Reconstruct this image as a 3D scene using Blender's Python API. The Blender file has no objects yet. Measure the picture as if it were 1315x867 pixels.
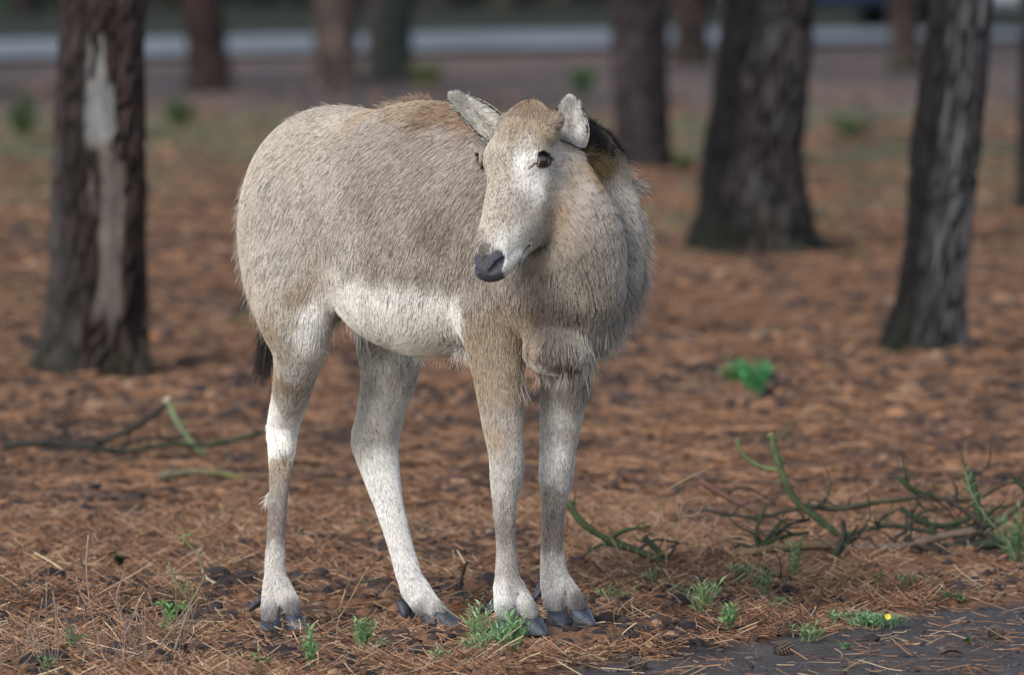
import bpy, math, random
import numpy as np
from mathutils import Vector, Matrix, kdtree
rng = np.random.default_rng(7)
random.seed(7)
scene = bpy.context.scene
COL = scene.collection

# ------------------------------------------------------------------ camera
CAM_H = 1.60
FOCAL = 11800.0                      # focal length in photograph pixels (200 mm lens, APS-C)
PITCH = math.atan(626.0 / FOCAL)
cd = bpy.data.cameras.new('camera'); cam = bpy.data.objects.new('camera', cd); COL.objects.link(cam)
cam.location = (0, 0, CAM_H)
cam.rotation_euler = (math.pi / 2 - PITCH, 0, 0)
cd.lens = 200; cd.sensor_width = 1315 * 200 / FOCAL; cd.sensor_fit = 'HORIZONTAL'
cd.clip_start = 0.5; cd.clip_end = 600
cd.dof.use_dof = True; cd.dof.focus_distance = 18.62; cd.dof.aperture_fstop = 3.4
scene.camera = cam

# ------------------------------------------------------------------ light: a bright overcast day
SUN_EL, SUN_AZ = math.radians(33), math.radians(212)
w = bpy.data.worlds.new('World'); scene.world = w; w.use_nodes = True
nt = w.node_tree; bg = nt.nodes['Background']
sky = nt.nodes.new('ShaderNodeTexSky'); sky.sky_type = 'NISHITA'; sky.sun_disc = False
sky.sun_elevation = SUN_EL; sky.sun_rotation = SUN_AZ
sky.air_density = 1.0; sky.dust_density = 1.2; sky.ozone_density = 1.0
hs = nt.nodes.new('ShaderNodeHueSaturation'); hs.inputs['Saturation'].default_value = 0.75
nt.links.new(sky.outputs[0], hs.inputs['Color']); nt.links.new(hs.outputs[0], bg.inputs[0])
bg.inputs[1].default_value = 0.135
sd = bpy.data.lights.new('sun', 'SUN'); sun = bpy.data.objects.new('sun', sd); COL.objects.link(sun)
sd.energy = 1.6; sd.angle = math.radians(20); sd.color = (1, 0.985, 0.965)
sv = Vector((math.sin(SUN_AZ) * math.cos(SUN_EL), math.cos(SUN_AZ) * math.cos(SUN_EL), math.sin(SUN_EL)))
sun.rotation_euler = sv.to_track_quat('Z', 'Y').to_euler()
scene.view_settings.view_transform = 'Standard'; scene.view_settings.look = 'None'
scene.view_settings.exposure = 0.80; scene.view_settings.gamma = 1.0

# ------------------------------------------------------------------ geometry helpers
cp, sp = math.cos(PITCH), math.sin(PITCH)
def P(px, py, y):
    """the place at distance y that the photograph shows at px, py"""
    cx = (np.asarray(px, float) - 657.5) / FOCAL; cy = -(np.asarray(py, float) - 433.5) / FOCAL
    dy = cp + sp * cy; dz = -sp + cp * cy
    k = y / dy
    return np.stack(np.broadcast_arrays(cx * k, y * np.ones_like(k), CAM_H + dz * k), -1)
def hash3(i, j, k, seed):
    h = (i.astype(np.int64) * 374761393 + j.astype(np.int64) * 668265263 + k.astype(np.int64) * 2147483647 + seed * 974634777) & 0xffffffff
    h = ((h ^ (h >> 13)) * 1274126177) & 0xffffffff
    h = ((h ^ (h >> 15)) * 2246822519) & 0xffffffff
    return ((h ^ (h >> 16)) & 0xffffff) / float(0xffffff)
def vnoise(p, seed=0):
    p = np.asarray(p, float); i = np.floor(p); f = p - i; f = f * f * (3 - 2 * f); i = i.astype(np.int64)
    out = 0
    for dx in (0, 1):
        wx = f[..., 0] if dx else 1 - f[..., 0]
        for dy in (0, 1):
            wy = f[..., 1] if dy else 1 - f[..., 1]
            for dz in (0, 1):
                wz = f[..., 2] if dz else 1 - f[..., 2]
                out = out + wx * wy * wz * hash3(i[..., 0] + dx, i[..., 1] + dy, i[..., 2] + dz, seed)
    return out
def fbm(p, seed=0, o=3):
    s = 0; a = 0.5; t = 0; p = np.asarray(p, float)
    for k in range(o):
        s = s + a * vnoise(p * (2.03 ** k), seed + 17 * k); t += a; a *= 0.5
    return s / t
def n2(x, y, sc, seed=0, o=3, sy=None):
    return fbm(np.stack([np.asarray(x) * sc, np.asarray(y) * (sy or sc), np.zeros_like(np.asarray(x, float)) + seed * 3.7], -1), seed, o)
def sstep(a, b, x):
    t = np.clip((x - a) / (b - a), 0, 1); return t * t * (3 - 2 * t)
def nrm(v):
    v = np.asarray(v, float); return v / np.maximum(np.linalg.norm(v, axis=-1, keepdims=True), 1e-9)
def mesh_obj(name, v, f, mat=None, parent=None, smooth=True, cols=None, mats=None, midx=None):
    v = np.asarray(v, np.float32); me = bpy.data.meshes.new(name)
    if isinstance(f, np.ndarray):
        n = f.shape[1]; me.vertices.add(len(v)); me.vertices.foreach_set('co', v.ravel())
        me.loops.add(f.size); me.loops.foreach_set('vertex_index', f.ravel().astype(np.int32))
        me.polygons.add(len(f)); me.polygons.foreach_set('loop_start', np.arange(0, f.size, n, dtype=np.int32))
        me.update(calc_edges=True)
    else:
        me.from_pydata([tuple(map(float, q)) for q in v], [], f); me.update()
    if smooth: me.polygons.foreach_set('use_smooth', np.ones(len(me.polygons), bool))
    if cols is not None:
        a = me.color_attributes.new('tint', 'FLOAT_COLOR', 'POINT')
        c = np.ones((len(v), 4), np.float32); c[:, :3] = cols; a.data.foreach_set('color', c.ravel())
    if mat: me.materials.append(mat)
    for m in mats or []: me.materials.append(m)
    if midx is not None: me.polygons.foreach_set('material_index', np.asarray(midx, np.int32))
    o = bpy.data.objects.new(name, me); COL.objects.link(o)
    if parent:
        o.parent = parent; o.matrix_parent_inverse = Matrix.Translation(parent.location).inverted()
    return o
def empty(name, loc):
    o = bpy.data.objects.new(name, None); COL.objects.link(o); o.location = tuple(map(float, loc)); o.empty_display_size = 0.1; return o
def tag(o, label=None, cat=None, group=None, kind=None):
    if label: o['label'] = label
    if cat: o['category'] = cat
    if group: o['group'] = group
    if kind: o['kind'] = kind
    return o
def hair_obj(name, pts, radii, mat, cols, parent=None):
    """pts (n, k, 3), radii (n, k), cols (n, 3)"""
    n, k = pts.shape[:2]
    hc = bpy.data.hair_curves.new(name); hc.add_curves([k] * n)
    hc.attributes['position'].data.foreach_set('vector', pts.astype(np.float32).ravel()) if 'position' in hc.attributes else hc.position_data.foreach_set('vector', pts.astype(np.float32).ravel())
    ra = hc.attributes.get('radius') or hc.attributes.new('radius', 'FLOAT', 'POINT')
    ra.data.foreach_set('value', radii.astype(np.float32).ravel())
    ca = hc.attributes.new('tint', 'FLOAT_COLOR', 'CURVE')
    c = np.ones((n, 4), np.float32); c[:, :3] = cols; ca.data.foreach_set('color', c.ravel())
    hc.materials.append(mat)
    o = bpy.data.objects.new(name, hc); COL.objects.link(o)
    if parent:
        o.parent = parent; o.matrix_parent_inverse = Matrix.Translation(parent.location).inverted()
    return o

# ------------------------------------------------------------------ materials
def mat_new(name):
    m = bpy.data.materials.new(name); m.use_nodes = True
    return m, m.node_tree, m.node_tree.nodes['Principled BSDF']
def attr_mat(name, rough=0.9, noise=None, amt=0.3, bump=None, bdist=0.004, spec=0.3, stretch=(1, 1, 1), gain=1.0):
    m, t, b = mat_new(name); N = t.nodes; L = t.links
    a = N.new('ShaderNodeAttribute'); a.attribute_name = 'tint'; src = a.outputs['Color']
    tc = N.new('ShaderNodeTexCoord'); mp = N.new('ShaderNodeMapping'); mp.inputs['Scale'].default_value = stretch
    L.new(tc.outputs['Object'], mp.inputs['Vector'])
    if noise:
        nz = N.new('ShaderNodeTexNoise'); nz.inputs['Scale'].default_value = noise; nz.inputs['Detail'].default_value = 6; nz.inputs['Roughness'].default_value = 0.65
        L.new(mp.outputs[0], nz.inputs['Vector'])
        mr = N.new('ShaderNodeMapRange'); mr.inputs['From Min'].default_value = 0.25; mr.inputs['From Max'].default_value = 0.75
        mr.inputs['To Min'].default_value = gain * (1 - amt); mr.inputs['To Max'].default_value = gain * (1 + amt)
        L.new(nz.outputs['Fac'], mr.inputs['Value'])
        vm = N.new('ShaderNodeVectorMath'); vm.operation = 'SCALE'
        L.new(src, vm.inputs[0]); L.new(mr.outputs[0], vm.inputs['Scale']); src = vm.outputs[0]
    L.new(src, b.inputs['Base Color'])
    b.inputs['Roughness'].default_value = rough; b.inputs['Specular IOR Level'].default_value = spec
    if bump:
        nb = N.new('ShaderNodeTexNoise'); nb.inputs['Scale'].default_value = bump; nb.inputs['Detail'].default_value = 7; nb.inputs['Roughness'].default_value = 0.7
        L.new(mp.outputs[0], nb.inputs['Vector'])
        bp = N.new('ShaderNodeBump'); bp.inputs['Strength'].default_value = 0.9; bp.inputs['Distance'].default_value = bdist
        L.new(nb.outputs['Fac'], bp.inputs['Height']); L.new(bp.outputs[0], b.inputs['Normal'])
    return m
def plain_mat(name, col, rough=0.6, spec=0.5, noise=40, amt=0.25, bump=None, bdist=0.002):
    m, t, b = mat_new(name); N = t.nodes; L = t.links
    tc = N.new('ShaderNodeTexCoord')
    nz = N.new('ShaderNodeTexNoise'); nz.inputs['Scale'].default_value = noise; nz.inputs['Detail'].default_value = 5
    L.new(tc.outputs['Object'], nz.inputs['Vector'])
    cr = N.new('ShaderNodeValToRGB'); cr.color_ramp.elements[0].position = 0.3; cr.color_ramp.elements[1].position = 0.7
    cr.color_ramp.elements[0].color = tuple(c * (1 - amt) for c in col) + (1,); cr.color_ramp.elements[1].color = tuple(min(1, c * (1 + amt)) for c in col) + (1,)
    L.new(nz.outputs['Fac'], cr.inputs[0]); L.new(cr.outputs[0], b.inputs['Base Color'])
    b.inputs['Roughness'].default_value = rough; b.inputs['Specular IOR Level'].default_value = spec
    if bump:
        nb = N.new('ShaderNodeTexNoise'); nb.inputs['Scale'].default_value = bump; nb.inputs['Detail'].default_value = 6
        L.new(tc.outputs['Object'], nb.inputs['Vector'])
        bp = N.new('ShaderNodeBump'); bp.inputs['Distance'].default_value = bdist
        L.new(nb.outputs['Fac'], bp.inputs['Height']); L.new(bp.outputs[0], b.inputs['Normal'])
    return m
def fur_mat(name, rough=0.55, root=0.45, tip=1.15, spec=0.25):
    m, t, b = mat_new(name); N = t.nodes; L = t.links
    a = N.new('ShaderNodeAttribute'); a.attribute_name = 'tint'
    hi = N.new('ShaderNodeHairInfo'); mr = N.new('ShaderNodeMapRange')
    mr.inputs['From Min'].default_value = 0; mr.inputs['From Max'].default_value = 0.8
    mr.inputs['To Min'].default_value = root; mr.inputs['To Max'].default_value = tip
    L.new(hi.outputs['Intercept'], mr.inputs['Value'])
    vm = N.new('ShaderNodeVectorMath'); vm.operation = 'SCALE'
    L.new(a.outputs['Color'], vm.inputs[0]); L.new(mr.outputs[0], vm.inputs['Scale'])
    L.new(vm.outputs[0], b.inputs['Base Color'])
    b.inputs['Roughness'].default_value = rough; b.inputs['Specular IOR Level'].default_value = spec
    return m

# ------------------------------------------------------------------ ground shape
D0 = 19.0
FEET = [(362, 818, -.13), (563, 809, -.15), (668, 812, .33), (730, 801, .19)]     # where the hooves stand
_fp = np.array([P(a, b, D0 - z) for a, b, z in FEET])
_K = np.exp(-((_fp[:, None, :2] - _fp[None, :, :2]) ** 2).sum(-1) / (2 * .22 ** 2))
_kw = np.linalg.solve(_K + 1e-6 * np.eye(4), _fp[:, 2])
def bare_mask(x, y):
    """bare dark soil of the worn track at the near right"""
    px = x / y * FOCAL + 657.5
    edge = 17.80 + (px - 640) * .0028 + .10 * (n2(x, y, 2.5, 91) - .5) * 2 + .05 * (n2(x, y, 12, 92) - .5) * 2
    e2 = np.where(px < 560, 17.2, edge)
    return 1 - sstep(-.05, .06, y - e2)
def macro(x, y):
    x = np.asarray(x, float); y = np.asarray(y, float)
    z = 0
    for q, k in zip(_fp, _kw): z = z + k * np.exp(-((x - q[0]) ** 2 + (y - q[1]) ** 2) / (2 * .22 ** 2))
    near = sstep(1.2, 3.5, np.hypot(x - _fp[:, 0].mean(), y - 19))
    z = z + near * .05 * (n2(x, y, .35, 5) - .5)
    return z - .02 * bare_mask(x, y)
def gh(x, y):
    x = np.asarray(x, float); y = np.asarray(y, float)
    z = macro(x, y)
    rough = (1 - bare_mask(x, y)) * (1 - .55 * sstep(55, 68, y))
    b = .046 * (n2(x, y, 7, 1, 2, sy=4.5) - .5) + .030 * np.maximum(n2(x, y, 17, 2, 2, sy=9) - .45, 0) * 1.5 + .012 * (n2(x, y, 45, 3, 2, sy=28) - .5)
    soil = .030 * (n2(x, y, 5, 7) - .5) + .014 * (n2(x, y, 30, 8) - .5)
    foot = 1; b = b - .010
    for q in _fp: foot = foot * (1 - .7 * np.exp(-((x - q[0]) ** 2 + (y - q[1]) ** 2) / (2 * .07 ** 2)))
    return z + (b * rough + soil * (1 - rough)) * foot
def on_ground(px, py, lift=0.0, full=False):
    d = CAM_H / ((float(py) + 193) / FOCAL)
    for _ in range(6):
        q = P(px, py, d); h = (gh if full else macro)(q[0], q[1]) + lift
        d = d * (CAM_H - h) / (CAM_H - q[2])
    return P(px, py, d)

# ================================================================== THE DEER
FWD = nrm(np.array([.616, -.788, 0.])); LAT = np.array([-.788, -.616, 0.]); UP = np.array([0, 0, 1.])
BODYF = np.stack([FWD, LAT, UP])
HA = nrm(np.array([-.25, -.44, -.86])); HS = np.array([.82, -.56, .05]); HS = nrm(HS - HA * (HS @ HA)); HN = -np.cross(HS, HA)
HEADF = np.stack([HA, HS, HN])
HO = P(667, 212, D0 - .47)
def D(px, py, z): return P(px, py, D0 - z)
def Hd(a, s, n): return HO + HA * a + HS * s + HN * n
PX = 1 / 621.0
prims = []      # (kind, data, k)
def ell(c, r, frame=BODYF, k=.04): prims.append(('e', np.array(c, float), np.array(r, float), frame, k))
def cone(a, b, ra, rb, k=.03, neg=False): prims.append(('n' if neg else 'c', np.array(a, float), np.array(b, float), float(ra), float(rb), k))
def chain(pts, k=.03):
    p = np.array([list(D(*q[:3])) + [q[3] * PX] for q in pts]); n = len(p); out = []
    e = np.concatenate([[2 * p[0] - p[1]], p, [2 * p[-1] - p[-2]]])
    for i in range(n - 1):
        a, b, c, d = e[i:i + 4]
        for t in np.arange(6) / 6: out.append(.5 * (2 * b + (c - a) * t + (2 * a - 5 * b + 4 * c - d) * t * t + (3 * b - a - 3 * c + d) * t ** 3))
    prims.append(('m', np.array(out + [p[-1]]), k))
# torso
ell(D(432, 268, -.26), (.235, .175, .215), k=.01)
ell(D(548, 286, -.02), (.325, .190, .248), k=.09)
ell(D(552, 352, .03), (.24, .14, .150), k=.07)
ell(D(672, 300, .20), (.20, .155, .235), k=.09)
ell(D(372, 325, -.21), (.115, .09, .19), k=.06)            # near thigh
ell(D(520, 310, -.42), (.12, .085, .20), k=.06)            # far thigh
ell(D(642, 365, .27), (.085, .06, .15), k=.05)             # near shoulder
ell(D(715, 450, .385), (.074, .064, .050), k=.020)
cone(D(688, 420, .485), D(738, 424, .505), .012, .012, .022, neg=True)
cone(D(676, 424, .43), D(674, 470, .41), .008, .006, .018, neg=True)           # brisket
# near hind leg
chain([(384, 350, -.17, 66), (380, 405, -.12, 48), (383, 450, -.13, 33), (375, 500, -.19, 25), (364, 545, -.26, 20.5), (362, 576, -.26, 18), (359, 620, -.245, 13), (355, 680, -.22, 11.5), (353, 728, -.20, 13.5), (355, 748, -.19, 14)], .025)
chain([(350, 750, -.18, 12), (348, 782, -.14, 13), (348, 793, -.13, 11.5)], .012)
chain([(361, 750, -.18, 11), (373, 776, -.13, 12), (376, 787, -.125, 10.5)], .012)
cone(D(350, 548, -.30), D(348, 562, -.30), .012, .010, .02)
cone(D(467, 556, -.40), D(463, 572, -.40), .016, .012, .04)
cone(D(346, 640, -.25), D(346, 655, -.25), .006, .005, .012)
# far hind leg
chain([(512, 380, -.38, 62), (500, 435, -.34, 44), (500, 480, -.33, 37), (489, 530, -.36, 31), (482, 567, -.38, 30), (488, 602, -.36, 25), (500, 650, -.31, 18.5), (514, 700, -.26, 16), (524, 735, -.23, 16.5), (530, 752, -.22, 16)], .025)
chain([(536, 758, -.21, 16), (554, 778, -.18, 13), (566, 786, -.16, 10.5)], .014)
chain([(530, 758, -.22, 14), (539, 776, -.20, 12), (545, 783, -.19, 10)], .012)
# near fore leg
chain([(632, 400, .26, 44), (637, 440, .27, 38), (641, 490, .29, 31), (645, 540, .31, 26), (650, 580, .325, 22.5), (651, 605, .33, 21.5), (648, 645, .33, 15.5), (650, 700, .33, 12.5), (651, 738, .33, 15), (653, 755, .33, 16)], .025)
chain([(648, 756, .335, 13.5), (649, 780, .355, 14), (651, 790, .36, 12)], .012)
chain([(662, 756, .335, 12.5), (676, 780, .35, 12.5), (682, 789, .355, 11)], .012)
# far fore leg
chain([(730, 430, .17, 42), (727, 485, .16, 33), (721, 535, .16, 27), (716, 580, .18, 23), (714, 615, .19, 21.5), (711, 652, .185, 15), (709, 700, .18, 14), (711, 735, .175, 17), (714, 750, .18, 17)], .025)
chain([(708, 752, .18, 13), (711, 772, .20, 14), (713, 780, .205, 12)], .012)
chain([(723, 750, .18, 12.5), (737, 770, .20, 12.5), (742, 778, .205, 11)], .012)
for g0, g1 in (((362, 762, -.165), (363, 802, -.105)), ((665, 764, .355), (668, 804, .385)), ((727, 758, .20), (729, 792, .235)), ((547, 768, -.17), (562, 797, -.135))):
    cone(D(*g0), D(*g1), .0035, .0085, .008, neg=True)
for (x_, y_, z_, r_) in ((652, 592, .343, 15), (716, 596, .20, 14), (648, 612, .335, 13), (364, 560, -.245, 13)): cone(D(x_, y_, z_), D(x_, y_ + 14, z_), r_ * PX, r_ * PX * .9, .015)
# neck
chain([(774, 216, .20, 27), (782, 280, .23, 42), (780, 350, .25, 46), (760, 415, .27, 36)], .02)
chain([(712, 170, .31, 28), (757, 192, .27, 28), (773, 216, .22, 26)], .03)
chain([(712, 225, .38, 44), (735, 305, .39, 63), (736, 364, .37, 65)], .018)
chain([(690, 365, .32, 60), (722, 410, .35, 46)], .03)
# head
EYE_S, EYE_A, EYE_N = .0650, .001, .020
ell(Hd(-.052, 0, .002), (.090, .057, .064), HEADF, k=.03)
ell(Hd(-.010, 0, .012), (.075, .056, .048), HEADF, k=.02)
for s in (-1, 1):
    ell(Hd(-.008, s * (.045 if s > 0 else .047), .024), (.036, .021, .024), HEADF, k=.018)
    ell(Hd(.070, s * .033, -.014), (.085, .021, .030), HEADF, k=.02)
    ell(Hd(.020, s * .042, -.060), (.088, .025, .060), HEADF, k=.03)
    ell(Hd(.095, s * .038, -.045), (.070, .018, .048), HEADF, k=.02)
    ell(Hd(.150, s * .028, -.034), (.055, .014, .030), HEADF, k=.02)
    ell(Hd(.165, s * .018, -.004), (.055, .021, .028), HEADF, k=.015)
cone(Hd(0, 0, .012), Hd(.205, 0, .006), .050, .030, .02)
ell(Hd(.228, 0, -.001), (.036, .037, .033), HEADF, k=.012)
cone(Hd(.02, 0, -.084), Hd(.13, 0, -.076), .036, .025, .015); cone(Hd(.12, 0, -.076), Hd(.200, 0, -.050), .025, .014, .012)
for s in (-1, 1):
    cone(Hd(.238, s * .020, -.008), Hd(.192, s * .028, -.029), .0155, .0125, .010)          # upper lips
    cone(Hd(-.080, s * .045, .008), Hd(-.10, s * .062, .004), .024, .016, .03)            # ear roots
    cone(Hd(.222, s * .036, .009), Hd(.237, s * .032, .014), .0065, .0100, .003, neg=True)    # nostrils
    cone(Hd(.236, s * .031, .015), Hd(.253, s * .018, .016), .0085, .0055, .003, neg=True)
    cone(Hd(.165, s * .044, -.043), Hd(.225, s * .036, -.042), .005, .005, .003, neg=True); cone(Hd(.225, s * .035, -.041), Hd(.262, s * .012, -.030), .005, .004, .003, neg=True)  # mouth line
fr_ = [nrm(HS * s * .87 + HN * .45 + HA * .10) for s in (-1, 1)]
for s, fr in zip((-1, 1), fr_):                                                          # eyelids
    c = Hd(EYE_A, s * (EYE_S + (.005 if s < 0 else 0)), EYE_N); u1 = nrm(HA - fr * (HA @ fr)); u2 = np.cross(fr, u1)
    cone(c + fr * .012, c + fr * .04, .0138, .0138, .003, neg=True)
    ring = []
    for i in range(17):
        a = i / 16 * 2 * math.pi
        ring.append(c + u1 * math.cos(a) * .0138 + u2 * math.sin(a) * .0180 + fr * (.0080 - .002 * math.cos(a)))
    for p, q in zip(ring[:-1], ring[1:]): cone(p, q, .0022, .0022, .004)
    cone(c + HN * .009 + HA * .013 + fr * .010, c + HN * .014 + HA * .036 + fr * .005, .0026, .0016, .004, neg=True)   # tear groove

def sd_prim(pr, p):
    if pr[0] == 'e':
        _, c, r, fr, k = pr
        q = (p - c) @ fr.T; k0 = np.linalg.norm(q / r, axis=-1); k1 = np.linalg.norm(q / (r * r), axis=-1)
        return k0 * (k0 - 1) / np.maximum(k1, 1e-9)
    if pr[0] == 'm':
        q = pr[1]; out = None
        for a, b in zip(q[:-1], q[1:]):
            ab = b[:3] - a[:3]; t = np.clip(((p - a[:3]) @ ab) / (ab @ ab), 0, 1)
            d = np.sqrt(((p - a[:3] - t[..., None] * ab) ** 2).sum(-1)) - (a[3] + t * (b[3] - a[3]))
            out = d if out is None else np.minimum(out, d)
        return out
    _, a, b, ra, rb, k = pr
    ab = b - a; t = np.clip(((p - a) @ ab) / (ab @ ab), 0, 1)
    return np.linalg.norm(p - a - t[..., None] * ab, axis=-1) - (ra + t * (rb - ra))
def pr_box(pr):
    if pr[0] == 'e':
        c, r, fr = pr[1:4]; e = np.sqrt(((fr * r[:, None]) ** 2).sum(0)); return c - e, c + e
    if pr[0] == 'm': return (pr[1][:, :3] - pr[1][:, 3:]).min(0), (pr[1][:, :3] + pr[1][:, 3:]).max(0)
    a, b, ra, rb = pr[1:5]; r = max(ra, rb); return np.minimum(a, b) - r, np.maximum(a, b) + r
def field(lo, hi, h):
    n = np.ceil((hi - lo) / h).astype(int) + 1
    ax = [lo[i] + h * np.arange(n[i]) for i in range(3)]
    vol = np.full(n, .06, np.float32)
    for pr in prims:
        b0, b1 = pr_box(pr); m = pr[-1] + .02 + 2 * h
        i0 = np.clip(np.floor((b0 - m - lo) / h).astype(int), 0, n); i1 = np.clip(np.ceil((b1 + m - lo) / h).astype(int) + 1, 0, n)
        if (i1 <= i0).any(): continue
        g = np.stack(np.meshgrid(ax[0][i0[0]:i1[0]], ax[1][i0[1]:i1[1]], ax[2][i0[2]:i1[2]], indexing='ij'), -1)
        d = sd_prim(pr, g); sl = tuple(slice(i0[i], i1[i]) for i in range(3)); v = vol[sl]; k = pr[-1]
        if pr[0] == 'n':
            e = np.maximum(k - np.abs(v + d), 0) / k; vol[sl] = np.maximum(v, -d) + e * e * k * .25
        else:
            e = np.maximum(k - np.abs(v - d), 0) / k; vol[sl] = np.minimum(v, d) - e * e * k * .25
    return vol, n
def surface_nets(vol, lo, h):
    s = vol < 0; n = np.array(vol.shape)
    c = [s[dx:n[0] - 1 + dx, dy:n[1] - 1 + dy, dz:n[2] - 1 + dz] for dx in (0, 1) for dy in (0, 1) for dz in (0, 1)]
    cnt = sum(x.astype(np.int8) for x in c); act = (cnt > 0) & (cnt < 8)
    idx = np.full(act.shape, -1, np.int64); ii = np.argwhere(act); idx[act] = np.arange(len(ii))
    acc = np.zeros((len(ii), 3)); w_ = np.zeros(len(ii))
    offs = [(dx, dy, dz) for dx in (0, 1) for dy in (0, 1) for dz in (0, 1)]
    vals = [vol[ii[:, 0] + o[0], ii[:, 1] + o[1], ii[:, 2] + o[2]] for o in offs]
    for a in range(8):
        for b in range(a + 1, 8):
            if sum(abs(offs[a][i] - offs[b][i]) for i in range(3)) != 1: continue
            va, vb = vals[a], vals[b]; x = (va < 0) != (vb < 0)
            t = np.where(x, va / np.where(x, va - vb, 1), 0)
            pt = np.array(offs[a]) + t[:, None] * (np.array(offs[b]) - np.array(offs[a]))
            acc += pt * x[:, None]; w_ += x
    v = lo + (ii + acc / w_[:, None]) * h
    F = []
    for ax in range(3):
        sl0 = [slice(1, -1)] * 3; sl0[ax] = slice(0, -1); sl1 = list(sl0); sl1[ax] = slice(1, None)
        A = s[tuple(sl0)]; B = s[tuple(sl1)]; e = np.argwhere(A != B); fl = A[tuple(e.T)]
        e = e + np.array([0 if i == ax else 1 for i in range(3)])
        u, v_ = (ax + 1) % 3, (ax + 2) % 3
        def g(du, dv):
            q = e.copy(); q[:, u] -= du; q[:, v_] -= dv; return idx[q[:, 0], q[:, 1], q[:, 2]]
        q = np.stack([g(0, 0), g(1, 0), g(1, 1), g(0, 1)], 1)
        q[~fl] = q[~fl][:, ::-1]; F.append(q)
    return v, np.concatenate(F)
def sdf_mesh(lo, hi, h):
    vol, n = field(lo, hi, h); return surface_nets(vol, lo, h)
def vert_normals(v, f):
    n = np.cross(v[f[:, 2]] - v[f[:, 0]], v[f[:, 3]] - v[f[:, 1]]); vn = np.zeros_like(v)
    for i in range(4): np.add.at(vn, f[:, i], n)
    return nrm(vn)

bx = np.array([pr_box(p) for p in prims]); LO = bx[:, 0].min(0) - .03; HI = bx[:, 1].max(0) + .03
V1, F1 = sdf_mesh(LO, HI, .0055)
hl = Hd(.06, 0, -.01); hlo, hhi = hl - .22, hl + .22
V2, F2 = sdf_mesh(hlo, hhi, .0028)
def relax(v, f, it):
    v = v.copy(); deg = np.zeros(len(v)); np.add.at(deg, f.ravel(), 2)
    for k in range(it):
        acc = np.zeros_like(v)
        for i in range(4): np.add.at(acc, f[:, i], v[f[:, (i + 1) % 4]] + v[f[:, (i + 3) % 4]])
        v = v + (.5 if k % 2 == 0 else -.46) * (acc / deg[:, None] - v)
    return v
V1 = relax(V1, F1, 12)
# head region is fine, the rest coarser: same field, so both sheets meet in one surface
def in_head(p):
    q = (p - HO) @ HEADF.T
    return np.maximum.reduce([-(q[:, 0] + .06), np.abs(q[:, 1]) - .1, np.abs(q[:, 2]) - .12, q[:, 0] - .28])
k1 = in_head(V1[F1].mean(1)) > -.006; k2 = in_head(V2[F2].mean(1)) < 0
VB = np.concatenate([V1, V2]); FB = np.concatenate([F1[k1], F2[k2] + len(V1)])
VN = np.zeros_like(VB); VN[:len(V1)] = vert_normals(V1, F1); VN[len(V1):] = vert_normals(V2, F2)
used = np.unique(FB); rm = np.full(len(VB), -1); rm[used] = np.arange(len(used)); VB = VB[used]; VN = VN[used]; FB = rm[FB]

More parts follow.
